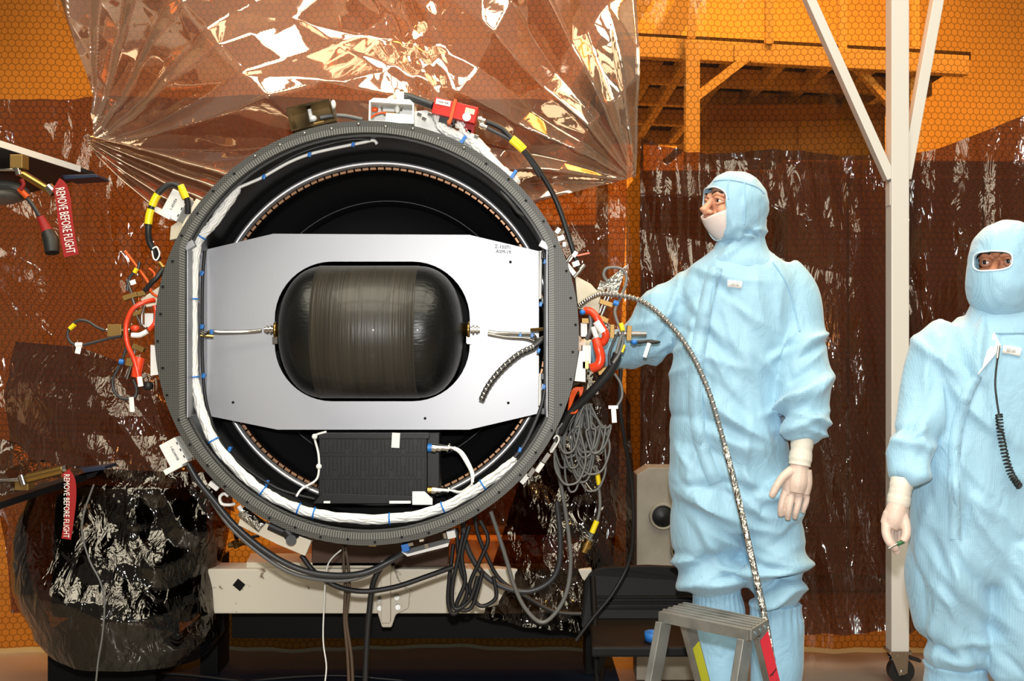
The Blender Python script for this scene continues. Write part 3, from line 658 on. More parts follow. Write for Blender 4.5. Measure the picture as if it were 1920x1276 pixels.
oc = pipe('orange_cable', [(290, 562, 3.33), (272, 566, 3.31), (250, 578, 3.30), (238, 602, 3.30), (236, 624, 3.30), (240, 648, 3.30), (250, 670, 3.30), (256, 690, 3.30), (262, 720, 3.30)], 4.5, m_ored, label='thick orange-red cable looping at the left rim')
part('cable_return', MB().cable([(290, 572, 3.32), (293, 590, 3.32), (290, 606, 3.31), (280, 618, 3.31)], 4.5), m_ored, oc)
part('white_sleeve', MB().cable([(276, 621, 3.305), (262, 628, 3.305), (247, 628, 3.305)], 5), m_label, oc); part('junction', MB().ell(W(253, 615, 3.315), (.014, .012, .010)), m_ored, oc)
part('boot', MB().cable([(262, 672, 3.32), (258, 690, 3.31), (256, 706, 3.31)], 10), m_ored, oc); part('white_sleeve', MB().cable([(261, 706, 3.30), (264, 724, 3.30)], 5.5), m_label, oc)
part('clamp_ring', MB().cable([(272, 572, 3.33), (266, 590, 3.33), (267, 608, 3.33), (274, 614, 3.33)], 2.6), m_steel, sec); pp('receptacle', 279, 600, 16, 26, 0, 3.34, .05, m_whitep)
part('side_bracket', MB().prism([W(282, 646, 3.33), W(290, 648, 3.33), W(297, 702, 3.33), W(282, 704, 3.33)], (0, .06, 0)), m_whitep, sec, .001, 'white strip bracket on the left rim')
part('rubber_cap', MB().ell(W(278, 723, 3.34), (.016, .016, .014)), m_rubber, sec)
# right side hardware
part('bracket', MB().prism([W(1078, 516, 3.36), W(1108, 532, 3.36), W(1126, 552, 3.36), W(1124, 588, 3.36), W(1084, 578, 3.36)], (0, .06, 0)), m_cream, sec, .002)
part('bracket', MB().prism([W(1064, 490, 3.36), W(1082, 512, 3.36), W(1076, 520, 3.36), W(1066, 505, 3.36)], (0, .05, 0)), m_whitep, sec, .001)
for x0, y0, x1, y1, r in ((1148, 540, 1128, 590, 2.4), (1142, 538, 1124, 586, 2), (1062, 490, 1070, 478, 3), (1076, 520, 1094, 500, 3), (1088, 505, 1096, 496, 4)): rod('rod', x0, y0, x1, y1, r, m_steel, 3.35)
for x, y, w, h, a in ((1137, 568, 26, 9, 18), (1132, 598, 18, 9, 28), (1148, 621, 8, 26, 2), (1180, 624, 9, 28, 4), (1131, 695, 20, 10, -22), (1098, 601, 14, 10, 0)):
    pp('bracket_tab', x, y, w, h, a, 3.335, .025, m_bronze)
rod('rod', 1140, 626, 1212, 626, 4.5, m_steel, 3.36, label='steel rod sticking out right')
ob = pipe('orange_cable', [(1096, 582, 3.32), (1108, 584, 3.31), (1118, 594, 3.30), (1128, 612, 3.30), (1136, 628, 3.30), (1130, 642, 3.31), (1118, 640, 3.32)], 7.5, m_ored, label='thick orange-red cable at the right rim')
part('white_sleeve', MB().cable([(1118, 602, 3.297), (1124, 612, 3.297), (1131, 622, 3.297)], 8), m_label, ob); part('white_sleeve', MB().cable([(1112, 612, 3.305), (1115, 622, 3.305), (1119, 632, 3.305)], 5.5), m_label, ob)
part('boot', MB().cable([(1118, 636, 3.31), (1122, 652, 3.30), (1126, 670, 3.30), (1122, 684, 3.30), (1110, 690, 3.31)], 9.5), m_ored, ob)
pipe('grey_loop', [(1106, 590, 3.32), (1108, 604, 3.32), (1106, 622, 3.32), (1100, 636, 3.33)], 4, m_greycab); pp('plug_stack', 1095, 618, 12, 26, 0, 3.34, .05, m_whitep); pp('plug_stack', 1100, 664, 16, 34, 0, 3.35, .05, m_whitep); pp('cover', 1098, 684, 12, 14, 0, 3.33, .04, m_brass)
part('side_bracket', MB().prism([W(1086, 658, 3.33), W(1098, 657, 3.33), W(1098, 716, 3.33), W(1077, 714, 3.33)], (0, .06, 0)), m_whitep, sec, .001, 'white strip bracket on the right rim')
lp = pipe('wire_loop', [(1139, 528, 3.36), (1132, 516, 3.36), (1136, 504, 3.36), (1150, 501, 3.36), (1165, 504, 3.36), (1174, 516, 3.36), (1172, 536, 3.35), (1162, 560, 3.34), (1153, 582, 3.33), (1157, 602, 3.32), (1166, 620, 3.31), (1168, 640, 3.31), (1160, 664, 3.31), (1150, 680, 3.31)], 3, m_greycab, label='grey wire loop standing up beside the right rim')
part('sleeve', MB().cable([(1164, 606, 3.312), (1168, 620, 3.305)], 4.5), m_yellow, lp); part('sleeve', MB().cable([(1171, 646, 3.31), (1166, 660, 3.31)], 3), m_yellow, lp); part('tie', MB().pc(1150, 566, 1159, 570, 5.5, 3.335), m_blue, lp)
pipe('grey_lead', [(1160, 622, 3.31), (1148, 645, 3.31), (1142, 665, 3.31), (1144, 685, 3.31)], 2.4, m_dkcab); pipe('grey_lead', [(1166, 628, 3.305), (1160, 645, 3.30), (1156, 662, 3.30)], 3, m_greycab)
hd = pipe('lever', [(1182, 640, 3.33), (1200, 641, 3.33), (1218, 639, 3.33), (1234, 642, 3.33)], 3, m_rubber, label='black lever with a white flag'); part('lever_grip', MB().ell(W(1224, 641, 3.33), (.024, .006, .006)), m_rubber, hd)
part('flag_tag', MB().pb(1213, 656, 7, 28, 18, 3.32, .002), m_label, hd); part('knob', MB().ell(W(1189, 641, 3.325), (.010, .01, .008)), m_blue, hd)
part('foil_flap', MB().prism([W(1176, 496, 3.40), W(1158, 548, 3.40), W(1146, 560, 3.40), W(1132, 530, 3.40)], (0, .003, 0)), m_foil, sec); pp('foil_pad', 1128, 540, 14, 26, 20, 3.37, .02, m_foil); pp('foil_pad', 1135, 610, 16, 30, -30, 3.37, .02, m_foil)
for x, y in ((1092, 585), (1138, 628)): part('tie', MB().ell(W(x, y, 3.30), (.009, .008, .008)), m_blue, sec)
mb = MB()
for x, y, r in ((1068, 484, 5), (1080, 494, 6), (1046, 432, 5), (1052, 446, 6), (1058, 458, 4), (1078, 476, 5)): mb.pb(x, y, r*1.6, r*2.2, 35*(r-4), 3.35, .02)
part('small_fittings', mb, m_alud, sec)['kind'] = 'stuff'
part('orange_clip', MB().pb(1086, 478, 40, 3, -12, 3.36, .005), m_orange, sec)
# lower left hardware: tan plate with a black T-shaped plug, foil-wrapped joint, white lead
tp = part('tan_plate', MB().prism([W(450, 972, 3.36), W(464, 968, 3.36), W(584, 1013, 3.36), W(572, 1042, 3.36), W(520, 1020, 3.36), W(446, 984, 3.36)], (0, .03, 0)), m_cream, sec, .002, 'cream plate under the lower left rim')
pl = part('black_plug', MB().pc(505, 984, 540, 1000, 9, 3.33), m_rubber, sec, label='black angled plug'); part('plug_head', MB().pc(536, 992, 552, 1012, 12, 3.325), m_rubber, pl); part('plug_cap', MB().cyl(W(546, 1012, 3.30), W(546, 1008, 3.34), .016), m_dkcab, pl)
part('foil_joint', MB().cable([(452, 958, 3.33), (466, 968, 3.33), (482, 980, 3.33), (492, 988, 3.33)], 11), m_foil, sec, label='crumpled foil joint'); part('white_sleeve', MB().cable([(448, 948, 3.33), (456, 960, 3.33)], 5), m_label, sec)
pipe('white_lead', [(440, 944, 3.34), (430, 946, 3.33), (416, 944, 3.33), (412, 932, 3.33), (420, 925, 3.34), (428, 930, 3.34)], 3, m_wire); pp('white_tag', 400, 911, 20, 9, 38, 3.33, .02, m_label)
# underside circuit bracket
ub = part('circuit_bracket', MB().prism([W(752, 1034, 3.35), W(764, 1043, 3.35), W(840, 1024, 3.35), W(842, 1018, 3.35), W(838, 1018, 3.35), W(764, 1038, 3.35)], (0, .09, 0)), m_whitep, sec, .001, 'thin white bracket under the ring')
for x, y, w, h, m in ((760, 1027, 14, 14, m_blue), (800, 1024, 8, 10, m_steel), (790, 1012, 8, 6, m_cream), (846, 1002, 16, 14, m_whitep), (834, 1004, 6, 10, m_steel), (770, 1020, 10, 6, m_steel)): pp('component', x, y, w, h, -12, 3.36, .04, m, ub)
for i, (x, y) in enumerate(((676, 1017), (698, 1020))): pp('foot_block', x, y, 14, 8, 2, 3.30, .05, m_bronze)
# connectors at the lower right
for x, y, a, m in ((1024, 858, -55, m_steel), (1012, 876, -55, m_label), (996, 886, -55, m_steel), (984, 898, -50, m_whitep), (1038, 838, -60, m_steel)): pp('connector', x, y, 20, 9, a, 3.33, .03, m)
pipe('white_lead', [(1032, 848, 3.33), (1040, 838, 3.33), (1048, 824, 3.33), (1044, 816, 3.33), (1038, 822, 3.33)], 1.6, m_wire)

# ---- red box clamped on the upper rim, its cables
rb = root('red_box', W(850, 226, 3.34), 'red metal box with orange strap sitting on the upper rim', 'device')
mm = MB().pb(853, 206, 84, 31, 14, 3.28, .07); part('case', mm, m_red, rb, .003)
part('strap', MB().pb(849, 206, 6, 42, 14, 3.272, .086), m_orange, rb, .001, 'orange strap'); part('strap_buckle', MB().pb(842, 228, 7, 6, 14, 3.272, .05), m_orange, rb, .001)
l1 = part('maker_label', MB().pb(831, 192, 28, 10, 12, 3.2775, .003), m_label, rb, .0004); text('marking', 'MXE1008', .008, m_print, l1, face_cam(W(831, 192, 3.2765), 12))
part('maker_label', MB().pb(881, 208, 18, 10, 14, 3.2775, .003), m_cream, rb, .0004); part('gauge', MB().cyl(W(875, 219, 3.262), W(875, 219, 3.285), 8*K0), m_label, rb, .0005, 'round white gauge')
for x, y in ((896, 222), (899, 234)): part('connector', MB().pc(x, y, x+14, y+5, 5, 3.30).pc(x+3, y+1, x+7, y+2, 7, 3.30), m_steel, rb)
part('mount_leg', MB().pb(838, 226, 30, 12, 14, 3.30, .04), m_rubber, rb, .001); part('mount_leg', MB().pb(880, 240, 18, 16, 14, 3.30, .05), m_redrib, rb, .001)
gb = part('cable_gland', MB().cable([(752, 180, 3.33), (770, 183, 3.33), (790, 190, 3.32), (812, 198, 3.31)], 8), m_dkcab, rb, label='thick dark cable entering the box')
part('gland_sleeve', MB().pc(744, 180, 758, 180, 8.5, 3.33), m_label, gb)
ck = root('black_cable', W(1080, 500, 3.36), 'long black cable with yellow sleeves dropping from the red box', 'cable')
part('jacket', MB().cable([(912, 228, 3.30), (925, 233, 3.30), (942, 242, 3.30), (962, 262, 3.30), (985, 284, 3.32), (1010, 318, 3.34), (1035, 360, 3.36), (1052, 400, 3.37), (1065, 440, 3.37), (1078, 480, 3.37), (1085, 502, 3.37)], 5.2), m_rubber, ck)
part('jacket', MB().cable([(914, 240, 3.30), (930, 248, 3.30), (950, 258, 3.30), (972, 275, 3.30), (990, 295, 3.32), (1012, 330, 3.345)], 4.2), m_dkcab, ck)
part('sleeve', MB().cable([(961, 258, 3.295), (972, 267, 3.295), (984, 279, 3.3)], 5.5), m_yellow, ck); part('sleeve', MB().cable([(957, 263, 3.29), (967, 272, 3.29), (979, 283, 3.295)], 5), m_yellow, ck)
# ---------------------------------------------------------------- the hall seen through the film
m_hallsteel = mat('hall_platform_paint', (216, 206, 180), .5); m_hdark = mat('dark_decking', (58, 50, 42), .8); m_crate = mat('dark_storage_paint', (140, 124, 100), .7, noise=((176, 156, 124), 1.2, .35, .7))
pf = root('work_platform', (2.0, 8.5, 0), 'cream steel work platform in the hall seen through the amber curtain', 'platform')
A, B = V((1.146, 7.0, 3.28)), V((2.75, 7.5, 3.28)); dv = V((.0, 1, 0))*3.0
part('deck', MB().prism([A+V((-.5, .04, .0)), B+V((.4, .04, .0)), B+dv+V((.4, 0, 0)), A+dv+V((-.5, 0, 0))], (0, 0, .05)), m_hdark, pf)
for f in (0, .22, .45, .7, 1): part('cross_beam', MB().beam(A+dv*f-V((.45, 0, .06)), B+dv*f+V((.35, 0, -.06)), .08, .13), m_hallsteel, pf, .005)
for f in (0, .2, .4, .6, .8, 1): part('joist', MB().beam(A.lerp(B, f)-V((0, 0, .07)), A.lerp(B, f)+dv-V((0, 0, .07)), .06, .10), m_hallsteel, pf, .005)
for p in (A, B, A+dv, B+dv, A+V((-.45, 1.5, 0))): part('post', MB().beam((p.x, p.y, 0), (p.x, p.y, 3.25), .09, .09), m_hallsteel, pf, .005)
part('brace', MB().beam(A-V((0, 0, .40)), A+V((.40, .12, -.08)), .05, .05), m_hallsteel, pf); part('brace', MB().beam(A+dv*.4-V((0, 0, .6)), A+dv*.4+V((.55, .1, -.1)), .05, .05), m_hallsteel, pf)
part('brace', MB().beam(B-V((0, 0, .5)), B+V((-.45, -.12, -.08)), .05, .05), m_hallsteel, pf)
part('rail', MB().beam(A+V((0, 0, .95)), B+V((0, 0, .95)), .05, .05), m_hallsteel, pf)
for f in (0, .33, .66, 1): part('baluster', MB().beam(A.lerp(B, f), A.lerp(B, f)+V((0, 0, .95)), .05, .05), m_hallsteel, pf)
for k in (0, .35): part('stair_stringer', MB().beam(A+V((-.75-k, .6, -.9)), A+V((.5-k, .6, 1.1)), .04, .16), m_hallsteel, pf)
for px0, px1, py, d, lab in ((1325, 1660, 195, 8.0, 'dark tall crate standing under the cream platform'), (1200, 1450, 318, 5.7, 'dark cabinet behind the film beside the taller worker'), (1470, 1705, 300, 5.9, 'dark cabinet behind the film beside the white post'), (1720, 1960, 300, 5.8, 'dark cabinet behind the film beyond the shorter worker'), (560, 1120, 420, 6.6, 'wide dark cabinet in the hall behind the rocket section')):
    a, b = W(px0, py, d), W(px1, py, d); w = b.x-a.x
    cr = root('storage_cabinet', ((a.x+b.x)/2, d+.35, 0), lab, 'cabinet', 'dark cabinets in the hall behind the film')
    part('body', MB().box(((a.x+b.x)/2, d+.35, a.z/2), (w, .7, a.z)), m_crate, cr, .01)
    for q in (-1, 1): part('door', MB().box(((a.x+b.x)/2+q*w*.245, d-.01, a.z/2), (w*.47, .02, a.z*.92)), m_crate, cr, .004)
# ---------------------------------------------------------------- white frame post with V braces on a caster
pt = root('frame_post', (1.52, 4.335, 0), 'white square steel post with two V braces standing on a caster', 'post')
X0, X1 = (1671.5-960)/F*4.3, (1705-960)/F*4.3; xc = (X0+X1)/2
part('upright', MB().box((xc, 4.335, 1.66), (X1-X0, .07, 3.06)), m_white, pt, .004)
br = (W(1668, 336, 4.33), W(1405, -250, 4.33)); part('brace', MB().beam(br[0], br[1], .05, .036, (1, 0, 0)), m_white, pt, .003, 'white brace leaning left')
br = (W(1695, 336, 4.34), W(1802, -250, 4.34)); part('brace', MB().beam(br[0], br[1], .05, .042, (1, 0, 0)), m_white, pt, .003, 'white brace leaning right')
part('top_rail', MB().box((1.2, 4.335, 3.22), (3.2, .07, .07)), m_white, pt, .004)
part('splice_plate', MB().box((X0-.0015, 4.335, W(0, 362, 4.3).z), (.003, .05, .09)), m_white, pt)
cp = V((xc, 4.335, 0))
part('caster_plate', MB().box(cp+V((0, 0, .128)), (.085, .085, .012)).cyl(cp+V((0, 0, .11)), cp+V((0, 0, .125)), .03), m_steel, pt, .001)
whl = part('caster_wheel', MB().cyl(cp+V((.012-.0, -.018, .05)), cp+V((.012, .018, .05)), .05, None, 28), m_rubber, pt, .004)
for s in (-1, 1): part('caster_fork', MB().prism([cp+V((-.035, s*.028, .118)), cp+V((.035, s*.028, .118)), cp+V((.03, s*.028, .045)), cp+V((-.002, s*.028, .035))], (0, .004, 0)), m_steel, pt)
part('caster_axle', MB().cyl(cp+V((.012, -.036, .05)), cp+V((.012, .036, .05)), .009), m_steel, pt); part('brake_pedal', MB().box(cp+V((.065, 0, .095)), (.05, .03, .012), MX.Rotation(.3, 3, 'Y')), m_rubber, pt, .002)
# ---------------------------------------------------------------- cart under the section
m_deck = mat('stained_amber_lit_deck', (176, 120, 66), .6, noise=((120, 72, 34), 4, .45, .7), bump=(30, .15, .004))  # orange light through the film is put into the base colour, stains over it
m_beam = mat('chipped_cream_beam', (214, 207, 190), .5, noise=((92, 60, 36), 26, .66, .74), bump=(50, .1, .003))
ct = root('equipment_cart', (CT.x, 4.4, 0), 'chipped cream steel cart under the round rocket section', 'cart')
xl, xr = W(385, 0, 4.0).x, W(1110, 0, 4.0).x; z0, z1 = W(0, 1150, 4.0).z, W(0, 1066, 4.0).z
part('front_beam', MB().box(((xl+xr)/2, 4.06, (z0+z1)/2), (xr-xl, .12, z1-z0)), m_beam, ct, .006)
part('deck_board', MB().box(((xl+xr)/2+.06, 4.40, z1-.02), (xr-xl-.14, .60, .04)), m_deck, ct, .003)
part('deck_step', MB().prism([W(462, 1064, 4.02), W(470, 1046, 4.3), W(760, 1046, 4.3), W(740, 1064, 4.02)], (0, 0, .02)), m_cream, ct, .002)
part('underframe', MB().box(((xl+xr)/2, 4.45, z0-.085), (xr-xl-.04, .30, .17)), m_blackm, ct)
for s in (xl-.10, xr+.04): part('leg', MB().box((s, 4.5, z1/2-.02), (.07, .18, z1-.06)), m_blackm, ct)
part('axle_beam', MB().box(((xl+xr)/2, 4.6, z0-.03), (xr-xl+.3, .06, .08)), m_blackm, ct)
cl = part('cast_clamp', MB().prism([W(712, 1062, 3.968), W(736, 1062, 3.968), W(748, 1090, 3.968), W(768, 1110, 3.968), W(766, 1140, 3.968), W(742, 1152, 3.968), W(734, 1176, 3.968), W(716, 1176, 3.968), W(708, 1150, 3.968), W(704, 1120, 3.968)], (0, .03, 0)), m_beam, ct, .006, 'rust-spotted cast clamp on the cart front')
part('clamp_arm', MB().beam(W(724, 1050, 3.955), W(724, 1166, 3.955), .034, .03, (0, 1, 0)), m_beam, cl, .004)
for x, y in ((712, 1122), (744, 1120), (712, 1140), (746, 1138)): part('bolt', MB().cyl(W(x, y, 3.955), W(x, y, 3.975), .010, None, 6), m_alud, cl)
part('hole', MB().pb(448, 1096, 18, 16, 40, 3.9985, .002), m_blackm, ct)
# valve lying on the deck
vb = root('pipe_valve', W(450, 1022, 4.3), 'small dark brass valve lying on the cart deck', 'valve')
part('body', MB().pc(428, 1022, 462, 1016, 5, 4.28).pc(440, 1012, 446, 1026, 7, 4.28), m_bronze, vb); part('hand_wheel', MB().pc(440, 1004, 456, 1000, 7, 4.28), m_rubber, vb); part('lever', MB().pc(452, 1010, 486, 1004, 3, 4.28), m_rubber, vb)
# ---------------------------------------------------------------- grey cabinet with round ports
gc = root('port_cabinet', (W(1250, 0, 4.3).x, 4.38, 0), 'grey metal cabinet with round black ports behind the folding chair', 'cabinet')
a, b = W(1198, 884, 4.3), W(1330, 1150, 4.3)
m_gcab = mat('grey_cabinet_paint', (150, 142, 128), .5, noise=((128, 120, 104), 6, .4, .7))
part('body', MB().prism([W(1194, 890, 4.3), W(1216, 876, 4.3), W(1320, 876, 4.3), (b.x, 4.3, .02), (a.x-.01, 4.3, .02)], (0, .12, 0)), m_gcab, gc, .004)
for x, y, r_ in ((1243, 968, 21), (1278, 1032, 17)):
    p = W(x, y, 4.29); kk = 4.3/F
    o = part('port', MB().lathe([(.012, r_*kk*1.25), (-.004, r_*kk*1.2), (-.006, r_*kk), (.004, r_*kk*.95)], p, (0, 1, 0), 28), m_gcab, gc); part('port_glass', MB().lathe([(.002, r_*kk*.96), (-.008, r_*kk*.5), (-.010, .0005)], p, (0, 1, 0), 24), m_black, o)
# ---------------------------------------------------------------- fins at the left edge with struts and red streamers
m_finedge = mat('fin_white_edge', (228, 226, 220), .4); m_finpan = mat('fin_dark_panel', (38, 37, 36), .35)
def fin(name, tip, near, far, th, lab, em=None):
    f = root(name, near, lab, 'fin'); part('panel', MB().prism([tip, near, far], (0, 0, th)), m_finpan, f, .002)
    part('edge_strip', MB().beam(near+V((0, -.004, th/2)), tip+(near-tip)*.12+V((0, -.004, th/2)), .006, abs(th)+.006), em or m_finedge, f); return f
f1 = fin('rocket_fin', W(178, 330, 4.15), W(-90, 246, 3.45), W(-90, 400, 4.2), .016, 'dark fin with white edge jutting in high at the left edge')
part('pivot_block', MB().pb(30, 302, 24, 26, 0, 3.62, .05), m_bronze, f1, .003); part('strut', MB().pc(36, 322, 92, 356, 7, 3.64), m_brass, f1, 0, 'gold strut'); part('strut_end', MB().pc(90, 350, 102, 362, 9, 3.64).pc(0, 318, 40, 318, 3, 3.66).pc(32, 314, 36, 328, 6, 3.63), m_steel, f1)
part('tip_shoe', MB().prism([W(116, 328, 3.98), W(180, 326, 3.98), W(184, 332, 3.98), W(120, 336, 3.98)], (0, .12, 0)), mat('dark_blue_shoe', (30, 40, 62), .4), f1, .002)
part('root_fairing', MB().ell(W(-6, 360, 3.9), (.11, .10, .045)), m_alud, f1)
f2 = fin('rocket_fin', W(192, 880, 4.0), W(-90, 972, 3.45), W(-90, 905, 4.3), -.016, 'dark fin with film cover jutting in low at the left edge', m_black)
part('strut', MB().pc(52, 896, 118, 880, 9, 3.62), m_brass, f2, 0, 'gold strut'); part('strut_end', MB().pc(112, 880, 126, 877, 7, 3.62), m_steel, f2); part('strut_shaft', MB().pc(-20, 902, 48, 898, 4, 3.62).pc(40, 890, 46, 908, 8, 3.62), m_steel, f2); part('pivot_block', MB().pb(40, 908, 26, 22, 0, 3.63, .05), m_bronze, f2, .003)
part('tip_shoe', MB().prism([W(130, 882, 3.9), W(196, 874, 3.9), W(196, 880, 3.9), W(132, 890, 3.9)], (0, .12, 0)), bpy.data.materials['dark_blue_shoe'], f2, .002)
def dF(x, z, u, v): return crumple(x, z, 19, .4, (3, 7), .06, 6)
sheet('fin_cover_film', [(-80, 800, 3.7), (20, 826, 3.72), (70, 862, 3.78), (150, 880, 3.86)], [(-80, 950, 3.52), (20, 925, 3.62), (80, 905, 3.72), (160, 886, 3.84)], 60, 40, dF, m_darkf, 'clear brown film bagged over the low left fin')
def streamer(P, d, wpx, lab, words, t0, t1):
    pts = spline([W(x, y, d) for x, y in P], 8); fr = frames(pts); s = root('warning_streamer', pts[-1], lab, 'streamer', 'red warning streamers on the fins')
    hw = wpx*d/F/2; vs = []; n = len(pts)
    side = [V((-t.z, 0, t.x)).normalized() for t, _, _ in fr]
    mb = MB()
    for q in (0, .0012): vs += [p+sd_*hw*sg+V((0, q, 0)) for p, sd_ in zip(pts, side) for sg in (-1, 1)]
    f_ = []
    for i in range(n-1): f_ += [(2*i, 2*i+1, 2*i+3, 2*i+2), (2*n+2*i, 2*n+2*i+2, 2*n+2*i+3, 2*n+2*i+1), (2*i, 2*i+2, 2*n+2*i+2, 2*n+2*i), (2*i+1, 2*n+2*i+1, 2*n+2*i+3, 2*i+3)]
    mb.add(vs, f_); part('ribbon', mb, m_redrib, s)
    a, b = pts[int(t0*(n-1))], pts[int(t1*(n-1))]; ax = (b-a); L = ax.length; ang = math.degrees(math.atan2(-ax.z, ax.x))
    o = text('lettering', words, hw*1.75, m_wprint, s, face_cam((a+b)/2-V((0, .003, 0)), ang)); 
    wd_ = max(v.co.x for v in o.data.vertices)-min(v.co.x for v in o.data.vertices)
    for v in o.data.vertices: v.co.x *= L/wd_
    return s
streamer([(104, 346), (112, 352), (118, 372), (122, 410), (128, 450), (134, 479)], 3.6, 28, 'red REMOVE BEFORE FLIGHT streamer hanging from the high fin', 'REMOVE BEFORE FLIGHT', .22, .97)
streamer([(122, 884), (132, 900), (134, 930), (130, 970), (124, 1010)], 3.58, 18, 'red REMOVE BEFORE FLIGHT streamer hanging from the low fin', 'REMOVE BEFORE FLIGHT', .1, .97)
lc = root('light_cable', W(96, 470, 3.7), 'dark cable ending in a red-necked black cap below the high fin', 'cable')
part('jacket', MB().cable([(-20, 352, 3.7), (20, 352, 3.7), (40, 362, 3.7), (58, 380, 3.7), (74, 405, 3.7)], 4), m_dkcab, lc); part('sleeve', MB().cable([(36, 354, 3.698), (52, 370, 3.698)], 5.5), m_orange, lc); part('red_neck', MB().tube([W(76, 406, 3.7), W(92, 440, 3.7)], [.012, .021], 12), m_redrib, lc); part('cap', MB().tube([W(90, 436, 3.7), W(96, 452, 3.69), W(98, 474, 3.68)], [.022, .026, .023], 16), m_rubber, lc); part('red_knot', MB().cable([(40, 336, 3.69), (44, 346, 3.69), (38, 356, 3.69)], 4), m_redrib, lc)
# ---------------------------------------------------------------- black folding chair
m_chair = mat('black_chair_plastic', (11, 11, 11), .6, spec=.25, bump=(160, .1, .002)); kc = 3.95/F; chx = W(1215, 0, 3.95).x
fc = root('folding_chair', (chx, 3.78, 0), 'black plastic folding chair beside the taller worker', 'chair')
O = []
for i in range(25):
    t = i/24; x = 1096+236*t; e = abs(2*t-1); O.append(W(x, 1060+26*max(0, (e-.72)/.28)**2.2+5*e, 3.95))
O += [W(1336, 1176, 3.90), W(1090, 1176, 3.90)]
part('backrest', MB().prism(O, (0, .025, 0)), m_chair, fc, .004)
for y in (1120, 1130, 1140, 1152): part('back_rib', MB().pb(1214, y, 214, 4, 0, 3.915, .03), m_chair, fc, .002)
part('seat', MB().prism([(chx-.23, 3.58, .352), (chx-.21, 3.92, .362), (chx+.21, 3.92, .362), (chx+.23, 3.58, .352)], (0, 0, -.035)), m_chair, fc, .008)
for s in (-1, 1):
    part('leg', MB().cyl((chx+s*.20, 3.56, 0), (chx+s*.20, 3.95, .50), .011), m_chair, fc); part('leg', MB().cyl((chx+s*.19, 3.99, 0), (chx+s*.19, 3.60, .33), .011), m_chair, fc)
part('stretcher', MB().cyl((chx-.20, 3.60, .05), (chx+.20, 3.60, .05), .008), m_chair, fc); part('stretcher', MB().cyl((chx-.19, 3.96, .03), (chx+.19, 3.96, .03), .008), m_chair, fc)
p = V(((1226-960)/F*3.64, 3.64, .3575)); kk = .031
thing('tape_roll', MB().lathe([(0, kk), (.028, kk), (.028, kk*.72), (0, kk*.72)], p, (0, 0, 1), 32, True), m_bluet, 'roll of blue tape lying on the chair seat', 'tape')
# ---------------------------------------------------------------- aluminium step ladder
HT = .62
def fl_(px, py, z): d = (CH-z)*F/(py-638); return V(((px-960)/F*d, d, z))
L_, B_, R_, F_ = fl_(1237, 1145, HT), fl_(1285, 1129, HT), fl_(1436, 1160, HT), fl_(1405, 1179, HT)
ld = root('step_ladder', V(((L_.x+R_.x)/2, (L_.y+R_.y)/2, 0)), 'small grey aluminium step ladder standing before the taller worker', 'ladder')
e = (F_-L_).normalized(); nb = (B_-L_).normalized()
part('top_tread', MB().prism([L_, B_, R_, F_], (0, 0, -.022)), m_alud, ld, .002)
for f in (.14, .34, .54, .74, .92): part('tread_rib', MB().beam(L_+(B_-L_)*f+V((0, 0, .001)), F_+(R_-F_)*f+V((0, 0, .001)), .010, .004), m_alud, ld, .001)
part('tread_apron', MB().beam(L_+V((0, 0, -.014))-nb*.004, F_+V((0, 0, -.014))-nb*.004, .006, .028), m_alud, ld, .001); part('tread_apron', MB().beam(F_+V((0, 0, -.014))+e*.003, R_+V((0, 0, -.014))+e*.003, .006, .028), m_alud, ld, .001)
for f in (.2, .5, .8): part('rivet', MB().cyl(F_.lerp(R_, f)+V((0, 0, -.014)), F_.lerp(R_, f)+V((0, 0, -.014))+e*.008, .005), m_steel, ld)
nn = V((-.667, -.745, 0)); lz = V((0, 0, HT))
fr_l = []
for p, w in ((L_+e*.012, .2), (F_-e*.012, .2)):
    top = p+V((0, 0, -.03)); foot = V((p.x, p.y, 0))+nn*w; fr_l.append((top, foot)); part('front_leg', MB().beam(top, foot, .02, .05, nn), m_alud, ld, .002)
bk_l = []
for p, w in ((B_+e*.012-nb*.02, .26), (R_-e*.008-nb*.02, .26)):
    top = p+V((0, 0, -.03)); foot = V((p.x, p.y, 0))-nn*w; bk_l.append((top, foot)); part('rear_leg', MB().beam(top, foot, .02, .045, nn), m_alud, ld, .002)
for t in (.42, .78):
    a = bk_l[0][0].lerp(bk_l[0][1], t) if t < .5 else fr_l[0][0].lerp(fr_l[0][1], t); b = bk_l[1][0].lerp(bk_l[1][1], t) if t < .5 else fr_l[1][0].lerp(fr_l[1][1], t)
    part('step', MB().beam(a, b, .07, .05, (0, 0, 1)), m_alud, ld, .002)
a, b = bk_l[1]; q0, q1 = a.lerp(b, .02), a.lerp(b, .34)
R3 = (b-a).normalized(); nside = V((nn.x, nn.y, 0)); nside = (nside-R3*nside.dot(R3)).normalized()
part('sticker', MB().beam(q0+e*.011, q1+e*.011, .002, .043, nside), mat('red_sticker', (214, 30, 50), .5), ld, 0, 'red printed sticker')
Yd = -R3; Xd = Yd.cross(e); mm = MX((Xd, Yd, Xd.cross(Yd))).transposed().to_4x4()
text('lettering', 'Pegasus', .0115, m_print, ld, MX.Translation(q0.lerp(q1, .55)+e*.0125) @ mm)
text('lettering', '______', .008, m_print, ld, MX.Translation(q0.lerp(q1, .68)+e*.0125) @ mm)
part('maker_label', MB().beam(a.lerp(b, .35)+e*.011, a.lerp(b, .58)+e*.011, .002, .043, nside), m_cream, ld)
a, b = bk_l[0]; part('yellow_label', MB().beam(a.lerp(b, .15)+e*.011, a.lerp(b, .36)+e*.011, .002, .034, nside), mat('yellow_green_label', (190, 190, 40), .5), ld, 0, 'yellow label')
